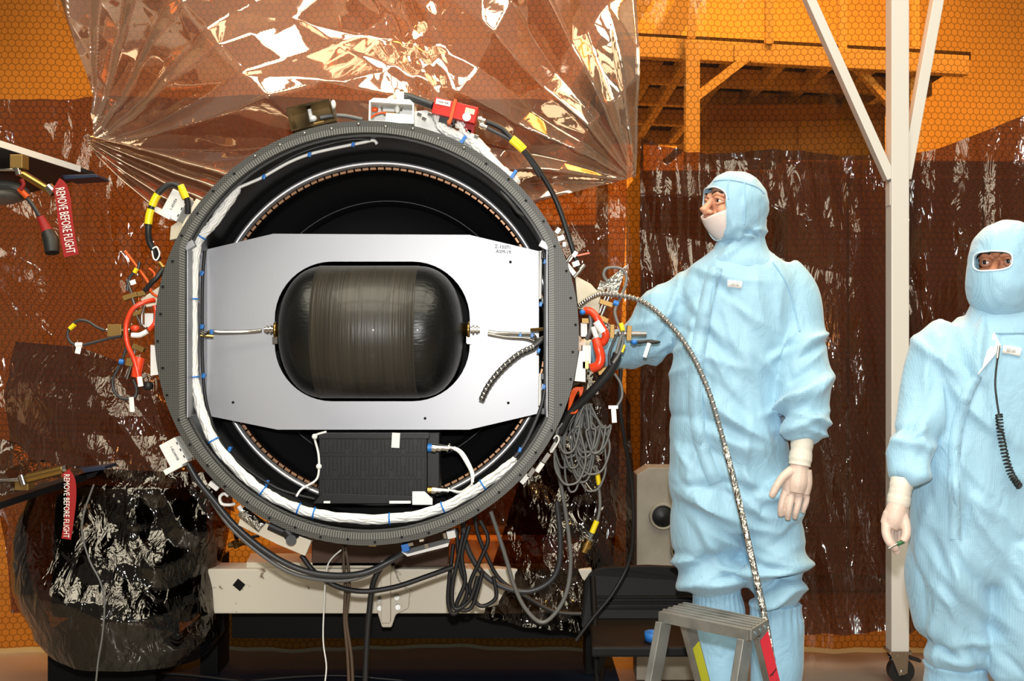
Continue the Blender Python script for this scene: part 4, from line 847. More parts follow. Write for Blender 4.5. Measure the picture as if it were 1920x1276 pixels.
# ---------------------------------------------------------------- cables and hoses
def cab(pts, r, m, lab, d=3.5, name='hanging_cable', grp=None): return thing(name, MB().cable(pts, r, d), m, lab, 'cable', grp)
hz = root('flexible_hose', W(1448, 1240, 3.0), 'long silver flexible hose arching down in front of the taller worker', 'hose')
HPp = [(1086, 574, 3.36), (1104, 560, 3.345), (1126, 551, 3.335), (1160, 553, 3.33), (1200, 563, 3.31), (1236, 588, 3.29), (1275, 630, 3.26), (1306, 680, 3.22), (1332, 742, 3.18), (1352, 810, 3.15), (1372, 885, 3.12), (1390, 960, 3.09), (1408, 1040, 3.06), (1424, 1110, 3.03), (1438, 1180, 3.0), (1448, 1240, 2.97)]
hp = spline([W(*p) for p in HPp], 16); part('core', MB().tube(hp, .0066, 8), m_greycab, hz)
fr = frames(hp); me = MB().lathe([(-.0035, .0064), (-.0015, .0088), (.0015, .0088), (.0035, .0064)], (0, 0, 0), (0, 0, 1), 10).mesh('hose_band')
pieces('hose_band', me, m_steel, hz, [MX.Translation(hp[i]) @ fr[i][0].to_track_quat('Z', 'Y').to_matrix().to_4x4() for i in range(2, len(hp), 3)])
part('foil_wrap', MB().tube(hp[150:], .0092, 10), m_foil, hz, label='shiny foil wrapped lower end')
cab([(352, 868, 3.40), (372, 902, 3.40), (400, 936, 3.40), (440, 984, 3.40), (500, 1034, 3.40), (560, 1066, 3.40), (620, 1078, 3.40), (680, 1074, 3.40), (730, 1052, 3.42), (756, 1036, 3.42)], 6, m_dkcab, 'thick dark grey cable sagging from the lower left module to the underside bracket')
cab([(380, 910, 3.42), (430, 985, 3.42), (500, 1046, 3.42), (560, 1078, 3.42), (640, 1088, 3.42), (700, 1072, 3.43), (752, 1040, 3.44)], 4, m_greycab, 'thinner grey cable sagging just under the thick dark one')
cab([(565, 1040, 3.46), (590, 1072, 3.46), (630, 1098, 3.46), (680, 1108, 3.46), (740, 1100, 3.48), (800, 1080, 3.5), (850, 1062, 3.5)], 5, m_rubber, 'black cable sagging lowest below the ring')
cab([(740, 1042, 3.5), (716, 1062, 3.5), (700, 1092, 3.5), (693, 1140, 3.5), (688, 1200, 3.5), (684, 1300, 3.5)], 5.5, m_rubber, 'black cable dropping straight past the cast clamp')
for i, dx in enumerate((0, 7)): cab([(650-dx, 1022, 3.52), (644+dx, 1045, 3.52), (648+dx, 1100, 3.52), (646+dx*.5, 1160, 3.52), (652+dx, 1230, 3.52), (655+dx, 1300, 3.52)], 3.2, mat('brown_cable', (76, 60, 46), .5), ('brown cable hanging before the cart beam, nearer the thin white wire', 'brown cable hanging before the cart beam, nearer the cast clamp')[i], grp='brown cables hanging below the ring')
cab([(640, 1030, 3.55), (614, 1060, 3.55), (608, 1130, 3.55), (606, 1200, 3.55), (612, 1250, 3.55), (606, 1300, 3.55)], 1.5, m_wire, 'thin white wire hanging in front of the cart beam')
for i, P in enumerate(([(868, 1000), (858, 1050), (848, 1100), (852, 1140), (880, 1125), (896, 1080)], [(880, 985), (866, 1040), (872, 1090), (856, 1135), (884, 1138), (905, 1070)], [(856, 990), (862, 1060), (876, 1110), (852, 1150), (840, 1120), (850, 1020)], [(900, 975), (915, 1010), (900, 1050), (880, 1100), (900, 1135), (930, 1120), (925, 1080)])):
    cab(P, 4, m_rubber, ('black cable folded in the middle of the tangle before the cart beam', 'black cable lying deepest in the tangle before the cart beam', 'black cable forming the left end of the tangle before the cart beam', 'black cable looping out rightmost of the tangle before the cart beam')[i], 3.55+.02*i, grp='tangled black cables under the ring')
cab([(868, 972), (874, 1020), (900, 1068), (940, 1098), (990, 1108), (1030, 1090), (1048, 1058), (1050, 1000), (1044, 940)], 5.5, m_dkcab, 'thick dark cable looping wide at the lower right', 3.62)
cab([(920, 958), (934, 1000), (950, 1050), (965, 1100), (985, 1140), (1014, 1166), (1040, 1150), (1062, 1110), (1070, 1050), (1062, 970), (1050, 900), (1042, 860)], 4, m_greycab, 'grey cable hanging in the lowest long loop at the lower right', 3.58)
cab([(890, 965), (896, 1000), (912, 1040), (938, 1086), (990, 1120), (1040, 1146), (1090, 1150)], 4, m_rubber, 'black cable running from the ring towards the folding chair', 3.66)
cab([(1158, 662, 3.32), (1146, 690, 3.33), (1120, 722, 3.35), (1090, 752, 3.38), (1066, 776, 3.4), (1050, 810, 3.42)], 9, m_rubber, 'thick black cable trunk slanting down behind the right rim')
tk = cab([(1164, 690, 3.36), (1162, 760, 3.4), (1172, 830, 3.5), (1184, 900, 3.6), (1188, 980, 3.65), (1180, 1050, 3.7), (1150, 1110, 3.7), (1110, 1160, 3.7), (1080, 1200, 3.7)], 4, m_rubber, 'black cable falling past the grey cabinet to the chair')
cab([(1152, 700), (1164, 720), (1166, 744), (1156, 762)], 2.6, m_greycab, 'short grey wire curl above the coiled wires', 3.35); 
thing('flag_tag', MB().pb(1151, 776, 9, 32, -4, 3.34, .002).pb(1150, 763, 18, 6, 0, 3.338, .006), m_label, 'white flag tag hanging above the coiled grey wires', 'tag')
cw = root('wire_coil', W(1090, 900, 3.44), 'bunch of grey wires coiled below the right rim', 'cable coil')
rnd = random.Random(4)
for i in range(20):
    x0 = 1070+rnd.uniform(-14, 40); yb = rnd.uniform(840, 925); wv = rnd.uniform(14, 34); d = 3.40+.006*i; cx = 1088+rnd.uniform(-34, 34)
    part('strand', MB().cable([(1092+rnd.uniform(-8, 8), 752, d), (cx-wv*.7, 800, d), (cx-wv, yb-40, d), (cx-wv*.5, yb-6, d), (cx, yb, d), (cx+wv*.6, yb-10, d), (cx+wv, yb-50, d), (cx+wv*.6, 800, d), (1096+rnd.uniform(-8, 14), 756, d)], 2.4, n=5, st=5), m_greycab, cw)
for i in range(3): part('orange_tie', MB().cable([(1066, 770, 3.39), (1072+4*i, 735, 3.38), (1084+4*i, 727, 3.38), (1088, 745, 3.38), (1074+3*i, 772, 3.385), (1066, 772, 3.39)], 2.2), m_orange, cw)
yc = root('connector_lead', W(1097, 1034, 3.5), 'grey lead with yellow sleeves ending in a brass plug below the coil', 'cable')
part('jacket', MB().cable([(1118, 872, 3.5), (1121, 900, 3.5), (1125, 940, 3.5), (1122, 968, 3.5), (1112, 996, 3.5), (1104, 1014, 3.5)], 3), m_greycab, yc); part('sleeve', MB().cable([(1120, 888, 3.498), (1123, 908, 3.498)], 4.5), m_yellow, yc); part('sleeve', MB().cable([(1119, 976, 3.498), (1110, 998, 3.498)], 5.5), m_yellow, yc); part('plug', MB().pc(1104, 1012, 1094, 1034, 8, 3.5).pc(1101, 1018, 1098, 1026, 11, 3.5), m_brass, yc)
cab([(176, 908), (158, 960), (154, 1000), (168, 1050), (188, 1090), (196, 1130), (192, 1190), (184, 1240), (178, 1300)], 1.8, m_greycab, 'thin grey wire hanging over the film-wrapped bundle', 3.55)
cab([(150, 1286), (200, 1268), (260, 1262), (330, 1263), (400, 1270), (480, 1280)], 3.5, m_rubber, 'black cable lying along the bottom left', 4.35)
cab([(470, 1276), (560, 1268), (640, 1266), (720, 1272), (800, 1280)], 3, m_rubber, 'black cable lying along the bottom centre', 4.35)
# ---------------------------------------------------------------- people
from mathutils.bvhtree import BVHTree
def cloth_mat(name, c1, c2):
    m = mat(name, c1, .55, spec=.35); nt = m.node_tree; b = nt.nodes['Principled BSDF']
    b.inputs['Sheen Weight'].default_value = .25
    t = nt.nodes.new('ShaderNodeTexCoord'); s = nt.nodes.new('ShaderNodeSeparateXYZ'); nt.links.new(t.outputs['Object'], s.inputs[0])
    def ln(o): return smath(nt, 'GREATER_THAN', smath(nt, 'FRACT', smath(nt, 'ADD', smath(nt, 'MULTIPLY', o, 1/.0052), 500.0)), .78)
    f = smath(nt, 'MULTIPLY', smath(nt, 'MAXIMUM', ln(s.outputs['X']), ln(s.outputs['Z'])), .55)
    mx = nt.nodes.new('ShaderNodeMix'); mx.data_type = 'RGBA'; mx.inputs[6].default_value = lin(c1); mx.inputs[7].default_value = lin(c2)
    nt.links.new(f, mx.inputs['Factor']); nt.links.new(mx.outputs[2], b.inputs['Base Color'])
    n = nt.nodes.new('ShaderNodeTexNoise'); n.inputs['Scale'].default_value = 17; n.inputs['Detail'].default_value = 4; n.inputs['Distortion'].default_value = .6
    mp = nt.nodes.new('ShaderNodeMapping'); mp.inputs['Scale'].default_value = (1.1, 1, .55); mp.inputs['Rotation'].default_value = (0, .5, 0)
    nt.links.new(t.outputs['Object'], mp.inputs['Vector']); nt.links.new(mp.outputs[0], n.inputs['Vector'])
    bp = nt.nodes.new('ShaderNodeBump'); bp.inputs['Strength'].default_value = .55; bp.inputs['Distance'].default_value = .016
    nt.links.new(n.outputs['Fac'], bp.inputs['Height']); nt.links.new(bp.outputs[0], b.inputs['Normal'])
    return m
m_suit = cloth_mat('pale_blue_cleanroom_cloth', (148, 187, 209), (120, 164, 192))
m_suit2 = cloth_mat('pale_blue_boot_cloth', (142, 183, 208), (116, 160, 190))
m_glove = mat('latex_glove', (200, 178, 165), .5, bump=(90, .35, .004)); m_cuff = mat('white_knit_cuff', (208, 202, 190), .6, bump=(60, .3, .004))
m_mask = mat('white_face_veil', (222, 206, 200), .6, bump=(40, .2, .004)); m_skin = mat('skin', (206, 148, 118), .5, bump=(120, .1, .002)); m_skin2 = mat('skin_tan', (178, 118, 88), .5, bump=(120, .1, .002))
m_eyew = mat('eye_white', (226, 220, 214), .25); m_iris = mat('eye_iris', (40, 30, 24), .2); m_brow = mat('eyebrow_hair', (38, 28, 22), .7); m_seam = mat('pale_blue_binding', (196, 220, 232), .5)
def remesh(mb, vox, it=4, disp=None, fac=.5):
    me = mb.mesh('tmp'); o = bpy.data.objects.new('tmp', me); COL.objects.link(o)
    r = o.modifiers.new('r', 'REMESH'); r.mode = 'VOXEL'; r.voxel_size = vox
    s = o.modifiers.new('s', 'SMOOTH'); s.iterations = it; s.factor = fac
    dg = bpy.context.evaluated_depsgraph_get(); dg.update()
    out = bpy.data.meshes.new_from_object(o.evaluated_get(dg)); bpy.data.objects.remove(o); bpy.data.meshes.remove(me)
    n = len(out.vertices); co = np.empty(n*3); out.vertices.foreach_get('co', co); co = co.reshape(-1, 3)
    if disp is not None:
        no = np.empty(n*3); out.vertex_normals.foreach_get('vector', no); no = no.reshape(-1, 3)
        co = co+no*disp(co)[:, None]; out.vertices.foreach_set('co', co.ravel())
    out.polygons.foreach_set('use_smooth', [True]*len(out.polygons)); out.update()
    return out
def bvh_of(me): return BVHTree.FromPolygons([v.co.copy() for v in me.vertices], [tuple(p.vertices) for p in me.polygons])
def stick(bv, px, py, off=.004):
    o = V((0, 0, CH)); dr = (W(px, py, 1)-o).normalized(); h = bv.ray_cast(o, dr)[0]
    return (h-dr*off) if h is not None else None
def mpart(name, me, m, parent, label=None):
    off = wloc(parent); me.transform(MX.Translation(-off)); me.name = name
    return part(name, me, m, parent, label=label)
def limb(mb, pts, n=22, flat=1.0):
    P = [(W(p[0], p[1], p[2]), p[3]*p[2]/F) for p in pts]
    c = spline([p for p, _ in P], 6); r = [q.x for q in spline([V((q, 0, 0)) for _, q in P], 6)]
    mb.tube(c, r, n, True, flat)
def trunk(mb, rings, d0, n=32):
    k = d0/F; R = spline([V((a, b, 0)) for a, b, *_ in rings], 4); S = spline([V((h[2], h[3], h[4] if len(h) > 4 else 0)) for h in rings], 4)
    mb.loft([(W(a.x, a.y, d0)+V((0, s.z, 0)), V((s.x*k, 0, 0)), V((0, s.y*k, 0))) for a, s in zip(R, S)], n)
def folds(seed, spec, d0, noise_amp=.006):
    """soft cloth folds: each is a gaussian ridge along a short segment (px, py, angle, length, width, height in px)"""
    rr = np.random.RandomState(seed); L = []
    for (x0, y0, x1, y1, n, ang, spread, ln, wd_, am) in spec:
        for i in range(n):
            L.append((rr.uniform(x0, x1), rr.uniform(y0, y1), math.radians(ang+rr.uniform(-spread, spread)), ln*rr.uniform(.6, 1.5), wd_*rr.uniform(.7, 1.4), am*rr.uniform(.4, 1.2)*rr.choice([1, 1, -.8])))
    def f(co):
        px = 960+co[:, 0]/co[:, 1]*F; py = 638-(co[:, 2]-CH)/co[:, 1]*F; o = noise_amp*smooth_noise(co[:, 0]*1.0+co[:, 1]*.7, co[:, 2], seed, 26)
        for x, y, a, l, w, h in L:
            dx, dy = px-x, py-y; u = dx*math.cos(a)+dy*math.sin(a); v = -dx*math.sin(a)+dy*math.cos(a)+.0016*u*u*np.sign(h)
            o = o+1.7*h*np.exp(-np.abs(v/w)**1.4-(u/l)**2)*d0/F
        return o
    return f
def hood_mesh(C, f, Rf, Rr, Ru, Rd, Lw, Lt, Lb, nexp=2.6, bag=1.0, th=.004, seed=1):
    f = V(f).normalized(); u = V((0, 0, 1)); u = (u-f*u.dot(f)).normalized(); r = f.cross(u); mb = MB(); nph, nth = 72, 40
    rows = []
    for j in range(nth+1):
        row = []
        for i in range(nph):
            ph = 2*math.pi*i/nph; cp, sp = math.cos(ph), math.sin(ph)
            t0 = (abs(cp/math.radians(Lw))**nexp+abs(sp/math.radians(Lt if sp > 0 else Lb))**nexp)**(-1/nexp)
            t = t0+(math.pi-t0)*(j/nth)**1.15; sv = math.sin(t)*sp
            g = 1+(bag-1)*max(0, min(1, -sv*1.6)); R_ = Ru if sv > 0 else Rd
            # flattened crown and slightly boxy cap
            w = .012*math.sin(ph*5+seed+t*2)*math.sin(t*4)+.007*math.sin(ph*11+2*seed+t*9)*min(1, 2*(t-t0))
            row.append(C+(f*(Rf*math.cos(t))+r*(Rr*math.sin(t)*cp))*g*(1+w)+u*(R_*sv*(1+w)))
        rows.append(row)
    vs = [p for row in rows for p in row]; nO = len(vs)
    ins = [C+(p-C)*(1-th/(p-C).length) for p in rows[0]]
    fs = [(j*nph+i, j*nph+(i+1) % nph, (j+1)*nph+(i+1) % nph, (j+1)*nph+i) for j in range(nth) for i in range(nph)]
    ins2 = [C+(p-C)*(1-3*th/(p-C).length) for p in rows[1]]
    vs += ins+ins2
    fs += [(i, (i+1) % nph, nO+(i+1) % nph, nO+i) for i in range(nph)]+[(nO+i, nO+(i+1) % nph, nO+nph+(i+1) % nph, nO+nph+i) for i in range(nph)]
    mb.add(vs, fs, True); return mb, rows[0], (f, r, u)
def patch(C, fr, Rf, Rr, Ru, lam, top, bot, nu=30, nv=14, th=.003):
    f, r, u = fr; mb = MB(); vs = []
    for q in (0, th):
        for j in range(nv+1):
            for i in range(nu+1):
                l = math.radians(-lam+2*lam*i/nu); e0, e1 = math.radians(top(i/nu)), math.radians(bot(i/nu)); e = e0+(e1-e0)*j/nv
                p = f*((Rf-q)*math.cos(e)*math.cos(l))+r*((Rr-q)*math.cos(e)*math.sin(l))+u*((Ru-q)*math.sin(e)); vs.append(C+p)
    m = (nu+1)*(nv+1); fs = []
    for j in range(nv):
        for i in range(nu):
            a = j*(nu+1)+i; fs += [(a, a+1, a+nu+2, a+nu+1), (m+a, m+a+nu+1, m+a+nu+2, m+a+1)]
    for i in range(nu): a = i; fs.append((a, m+a, m+a+1, a+1)); a = nv*(nu+1)+i; fs.append((a, a+1, m+a+1, m+a))
    mb.add(vs, fs, True); return mb
def head_mesh(C, fr, s=1.0):
    f, r, u = fr; R3 = MX((r, f, u)).transposed(); P = lambda a, b, c: C+f*(a*s)+r*(b*s)+u*(c*s); mb = MB()
    mb.ell(P(-.005, 0, .012), (.074*s, .090*s, .095*s), R3, 28, 18); mb.ell(P(.016, 0, -.042), (.056*s, .066*s, .070*s), R3, 24, 16)
    mb.tube([P(.084, 0, .010), P(.098, 0, -.012), P(.115, 0, -.030), P(.102, 0, -.040)], [.009*s, .011*s, .014*s, .009*s], 12)
    for q in (-1, 1):
        mb.ell(P(.094, q*.011, -.036), (.009*s, .011*s, .008*s), R3, 12, 8); mb.tube([P(.088, q*.010, .020), P(.084, q*.034, .022), P(.070, q*.052, .014)], [.009*s, .010*s, .008*s], 8)
        mb.ell(P(.066, q*.040, -.030), (.022*s, .022*s, .022*s), R3, 12, 8); mb.ell(P(-.002, q*.074, -.005), (.008*s, .016*s, .026*s), R3, 12, 8)
    mb.ell(P(.084, 0, -.062), (.022*s, .012*s, .010*s), R3, 12, 8); mb.ell(P(.052, 0, -.090), (.022*s, .016*s, .016*s), R3, 12, 8)
    mb.tube([P(-.02, 0, -.06), P(-.03, 0, -.14), P(-.035, 0, -.20)], [.056*s, .054*s, .060*s], 20)
    return remesh(mb, .0034, 4)
def strip_on(bv, C0, wpx, off=.004, seg=10):
    """narrow band of cloth laid on a body along picture points"""
    P = spline([V((x, y, 0)) for x, y in C0], seg); mb = MB(); L, R_ = [], []
    for i, p in enumerate(P):
        t = (P[min(i+1, len(P)-1)]-P[max(i-1, 0)]).normalized(); nrm = V((-t.y, t.x, 0))*(wpx/2)
        a, b = stick(bv, p.x+nrm.x, p.y+nrm.y, off), stick(bv, p.x-nrm.x, p.y-nrm.y, off)
        if a is not None and b is not None: L.append(a); R_.append(b)
    n = len(L); k = V((0, .006, 0))
    mb.add(L+R_+[p+k for p in L]+[p+k for p in R_], [(i, i+1, n+i+1, n+i) for i in range(n-1)]+[(i, 2*n+i, 2*n+i+1, i+1) for i in range(n-1)]+[(n+i, n+i+1, 3*n+i+1, 3*n+i) for i in range(n-1)], True)
    return mb
def hand(parent, palm, fingers, vox=.0026):
    mb = MB()
    for chain in palm: limb(mb, chain, 16, 1)
    for chain in fingers: limb(mb, chain, 12, 1)
    return mpart('glove', remesh(mb, vox, 3), m_glove, parent, 'pale latex glove')

def displace(me, f):
    n = len(me.vertices); co = np.empty(n*3); me.vertices.foreach_get('co', co); co = co.reshape(-1, 3)
    no = np.empty(n*3); me.vertex_normals.foreach_get('vector', no); no = no.reshape(-1, 3)
    me.vertices.foreach_set('co', (co+no*f(co)[:, None]).ravel()); me.update(); return me
# ---- taller worker reaching for the rocket section
d1 = 3.45
p1 = root('person', (W(1385, 0, d1).x, d1, 0), 'taller worker in pale blue coveralls looking left, reaching to the rocket section', 'person')
mb = MB()
trunk(mb, [(1386, 452, 30, 30, .01), (1388, 478, 66, 44, .01), (1390, 505, 100, 58), (1392, 545, 116, 72), (1384, 620, 115, 78), (1371, 700, 112, 82), (1364, 800, 108, 84), (1371, 870, 114, 86), (1378, 920, 120, 84), (1380, 955, 112, 74), (1381, 985, 80, 60)], d1)
limb(mb, [(1345, 525, 3.50, 46), (1300, 552, 3.50, 48), (1255, 590, 3.51, 50), (1222, 628, 3.53, 49), (1190, 648, 3.56, 43), (1150, 656, 3.60, 38), (1120, 656, 3.63, 34)], 24)
limb(mb, [(1455, 520, 3.48, 50), (1484, 560, 3.45, 52), (1498, 625, 3.42, 49), (1504, 690, 3.37, 48), (1508, 745, 3.33, 47), (1512, 785, 3.30, 42), (1508, 812, 3.275, 34), (1505, 826, 3.265, 22)], 24)
trunk(mb, [(1325, 900, 58, 70), (1322, 960, 63, 74), (1322, 1020, 62, 70), (1332, 1062, 62, 66), (1336, 1088, 60, 63), (1340, 1106, 46, 50), (1342, 1118, 36, 40)], d1+.01)
trunk(mb, [(1440, 900, 56, 70), (1448, 960, 57, 72), (1450, 1020, 55, 68), (1452, 1066, 56, 66), (1452, 1098, 54, 62), (1453, 1122, 44, 48), (1453, 1136, 34, 38)], d1-.03)
fs = folds(3, [(1270, 520, 1460, 900, 40, 60, 50, 55, 9, 5), (1280, 900, 1380, 1040, 14, 25, 40, 50, 9, 6), (1400, 900, 1500, 1060, 14, -20, 40, 45, 9, 6), (1275, 1040, 1400, 1105, 14, 8, 20, 45, 8, 9), (1400, 1050, 1500, 1130, 14, -12, 20, 40, 8, 9), (1465, 620, 1545, 800, 22, -40, 30, 34, 8, 7), (1480, 780, 1540, 822, 8, 5, 15, 30, 6, 6), (1170, 560, 1290, 690, 18, -50, 40, 45, 8, 6), (1330, 900, 1420, 960, 8, 50, 30, 40, 8, 6)], d1)
bm_ = remesh(mb, .008, 6, fs); bv = bvh_of(bm_); mpart('coverall', bm_, m_suit, p1, 'pale blue coverall with zip flap')
part('zip_flap', strip_on(bv, [(1342, 500), (1326, 560), (1312, 640), (1304, 720), (1308, 800), (1324, 860), (1342, 905)], 26, .006), m_suit, p1)
for y0, pts in ((0, [(1345, 500), (1336, 560), (1322, 640), (1315, 720), (1320, 800)]), (1, [(1450, 490), (1480, 540), (1500, 620)])): part('seam', strip_on(bv, pts, 3, .004), m_suit2, p1)
tg = part('name_label', strip_on(bv, [(1364, 531), (1376, 532), (1391, 534)], 13, .006), m_label, p1, label='small white name label')
text('marking', '|||||.|||', .011, m_print, tg, face_cam(stick(bv, 1378, 532, .012), 5))
for (R, dz) in (([(1340, 1098, 49, 52), (1343, 1112, 44, 48), (1346, 1150, 49, 52), (1349, 1220, 48, 52), (1350, 1320, 44, 50), (1348, 1400, 40, 52), (1345, 1430, 40, 70), (1344, 1443, 38, 70)], .01), ([(1453, 1128, 50, 52), (1455, 1142, 45, 48), (1456, 1180, 49, 52), (1456, 1250, 48, 52), (1454, 1340, 44, 50), (1452, 1405, 40, 52), (1450, 1430, 40, 70), (1450, 1443, 38, 70)], -.03)):
    mb = MB(); trunk(mb, R, d1+dz)
    def ruf(co, R=R): 
        py = 638-(co[:, 2]-CH)/co[:, 1]*F; return .0035*np.sin(np.arctan2(co[:, 1]-d1, co[:, 0]-W(R[0][0], 0, d1).x)*26)*np.exp(-((py-R[1][1]-14)/34)**2)+.004*smooth_noise(co[:, 0]*2, co[:, 2], 5, 30)
    mpart('boot_cover', remesh(mb, .007, 5, ruf), m_suit2, p1, 'pale blue knee-high boot cover')
# head
C1 = W(1378, 386, d1-.005); f1_ = V((-.93, -.36, .07))
hd_, edge, fr = hood_mesh(C1, f1_, .108, .094, .110, .128, 47, 25, 62, seed=2)
h1 = mpart('head', head_mesh(C1+V((0, 0, .004)), fr, .98), m_skin, p1, 'face turned to the left')
def eyes(C, fr, par, sk, look):
    f, r, u = fr; R3 = MX((r, f, u)).transposed(); P = lambda a, b, c: C+f*a+r*b+u*c
    for q in (-1, 1):
        e = P(.0735, q*.032, .0045); o = part('eye', MB().ell(e-f*.001, (.0122, .0120, .0098), R3, 16, 10), m_eyew, par)
        g = (f+r*look).normalized(); part('iris', MB().ell(e+g*.0072, (.0064, .0052, .0064), R3, 12, 8), m_iris, par)
        part('eyelid', MB().tube(spline([P(.081, q*.018, .007), P(.088, q*.027, .013), P(.084, q*.039, .012), P(.071, q*.049, .005)], 4), .0044, 8), sk, par); part('eyelid', MB().tube(spline([P(.080, q*.018, -.001), P(.085, q*.028, -.0055), P(.081, q*.039, -.0050), P(.071, q*.049, .001)], 4), .0036, 8), sk, par)
        part('eyebrow', MB().tube(spline([P(.092, q*.014, .025), P(.090, q*.028, .031), P(.077, q*.049, .025)], 4), .0034, 6), m_brow, par)
eyes(C1, fr, h1, m_skin, 0)
trunk(hd_, [(1392, 412, 45, 44), (1391, 430, 46, 45), (1390, 446, 45, 44), (1389, 462, 49, 47), (1389, 476, 58, 52), (1391, 490, 72, 58), (1394, 504, 84, 60)], d1+.01, 64)
hme = displace(hd_.mesh('hood'), folds(21, [(1350, 425, 1430, 490, 12, -38, 18, 26, 5, 4), (1380, 425, 1436, 448, 4, 5, 12, 26, 4, 5), (1330, 330, 1430, 420, 8, 80, 30, 26, 8, 2)], d1, .003)); bvh_h = bvh_of(hme); hood1 = mpart('hood', hme, m_suit, p1, 'pale blue hood')
part('hood_binding', MB().tube(edge+edge[:1], .0028, 6), m_seam, hood1)
for pts in ([(1334, 340), (1360, 336), (1390, 340), (1420, 350), (1434, 362)], [(1366, 338), (1364, 356), (1366, 372)], [(1396, 342), (1398, 380), (1396, 420)]): part('seam', strip_on(bvh_h, pts, 3, .003, 5), m_suit2, hood1)
part('face_veil', patch(C1, fr, .117, .089, .122, 66, lambda t: -25+17*abs(2*t-1)**1.3, lambda t: -76+14*abs(2*t-1)), m_mask, p1, label='white face veil over mouth and chin')
# left hand hanging, right hand behind the ring edge
part('cuff', MB().tube(spline([W(1505, 818, 3.27), W(1503, 840, 3.262), W(1501, 858, 3.258), W(1499, 872, 3.255)], 5), [.033+.0006*math.sin(i*1.9)+.0012*math.sin(i*.8) for i in range(16)], 22), m_cuff, p1, label='white glove cuff')
d = 3.255
hand(p1, [[(1500, 862, d, 17), (1497, 885, d, 19), (1494, 905, d-.004, 20), (1491, 922, d-.004, 17)], [(1486, 880, d, 12), (1480, 905, d, 13), (1476, 926, d, 11)], [(1510, 880, d, 12), (1510, 905, d, 13), (1507, 926, d, 11)]],
     [[(1474, 916, d, 8), (1467, 938, d-.010, 6.9), (1464, 954, d-.010, 6.5), (1464, 967, d-.004, 5.2)], [(1486, 920, d, 8), (1481, 943, d-.016, 7), (1478, 960, d-.016, 6.6), (1477, 973, d-.008, 5.2)],
      [(1499, 922, d+.002, 8), (1496, 944, d-.010, 6.8), (1492, 960, d-.010, 6.4), (1490, 971, d-.002, 5.2)], [(1511, 918, d+.004, 7), (1512, 936, d+.002, 6), (1508, 950, d+.002, 5.6), (1505, 960, d+.006, 4.6)],
      [(1484, 882, d-.01, 10), (1468, 894, d-.02, 8.2), (1457, 910, d-.024, 7.4), (1449, 925, d-.024, 6.8), (1446, 931, d-.022, 5.4)]], .002)
d = 3.62
part('cuff', MB().tube([W(1128, 656, d), W(1108, 655, d), W(1092, 653, d)], [.034, .032, .033], 18), m_cuff, p1)
hand(p1, [[(1100, 655, d, 17), (1080, 652, d, 19), (1062, 650, d, 17)]], [[(1064, 638, d, 8.5), (1046, 634, d-.01, 8), (1034, 636, d-.02, 7)], [(1062, 647, d, 8.5), (1042, 645, d-.012, 8), (1030, 648, d-.024, 7)], [(1062, 656, d, 8.5), (1044, 657, d-.012, 8), (1034, 660, d-.024, 7)], [(1064, 664, d, 8), (1050, 667, d-.01, 7.4), (1042, 670, d-.018, 6.5)], [(1084, 640, d-.012, 9), (1072, 626, d-.02, 8.4), (1060, 618, d-.026, 7)]])
# ---- shorter worker at the right edge
d2 = 3.10
p2 = root('person', (W(1860, 0, d2).x, d2, 0), 'shorter worker in fully masked pale blue coveralls at the right edge of the frame', 'person')
mb = MB()
trunk(mb, [(1886, 575, 36, 36, .01), (1884, 596, 74, 52, .01), (1880, 622, 118, 70), (1874, 660, 138, 86), (1868, 720, 143, 96), (1864, 800, 147, 101), (1862, 900, 150, 101), (1860, 1000, 150, 98), (1862, 1050, 142, 92), (1864, 1080, 110, 80)], d2)
limb(mb, [(1790, 632, 3.12, 48), (1758, 662, 3.11, 50), (1738, 720, 3.09, 46), (1722, 780, 3.05, 42), (1708, 835, 3.01, 39), (1697, 878, 2.98, 34), (1692, 902, 2.965, 26)], 24)
limb(mb, [(1965, 632, 3.12, 48), (2000, 680, 3.11, 50), (2020, 760, 3.09, 46), (2030, 840, 3.05, 40), (2030, 900, 3.0, 34)], 24)
trunk(mb, [(1786, 1010, 80, 88), (1778, 1080, 78, 86), (1782, 1150, 70, 80), (1788, 1205, 64, 72), (1790, 1232, 58, 64), (1790, 1250, 46, 50)], d2+.02)
trunk(mb, [(1935, 1010, 84, 88), (1938, 1080, 84, 86), (1936, 1160, 80, 82), (1930, 1230, 74, 74), (1928, 1260, 66, 66), (1928, 1276, 50, 50)], d2-.06)
fs = folds(9, [(1730, 640, 1915, 1000, 34, 70, 40, 60, 10, 5), (1720, 1000, 1830, 1240, 18, 70, 30, 60, 10, 6), (1720, 1180, 1850, 1240, 10, 12, 15, 45, 8, 8), (1850, 1040, 1920, 1270, 10, 60, 30, 60, 10, 6), (1680, 780, 1740, 905, 20, -30, 40, 30, 8, 6)], d2)
bm_ = remesh(mb, .009, 8, fs); bv = bvh_of(bm_); mpart('coverall', bm_, m_suit, p2, 'pale blue coverall, collar open')
part('zip_flap', strip_on(bv, [(1832, 702), (1812, 745), (1796, 800), (1790, 860), (1790, 940), (1792, 1010)], 22, .006), m_suit, p2)
tri_ = [stick(bv, x, y, .008) for x, y in ((1864, 622), (1834, 702), (1878, 650))]
part('inner_lapel', MB().prism(tri_, (0, .006, 0)), m_white, p2, label='white lining at the open collar')
tg = part('name_label', strip_on(bv, [(1880, 654), (1896, 656), (1914, 660)], 15, .007), m_label, p2, label='small white name label'); text('marking', '||||.||||', .011, m_print, tg, face_cam(stick(bv, 1896, 656, .013), 5))
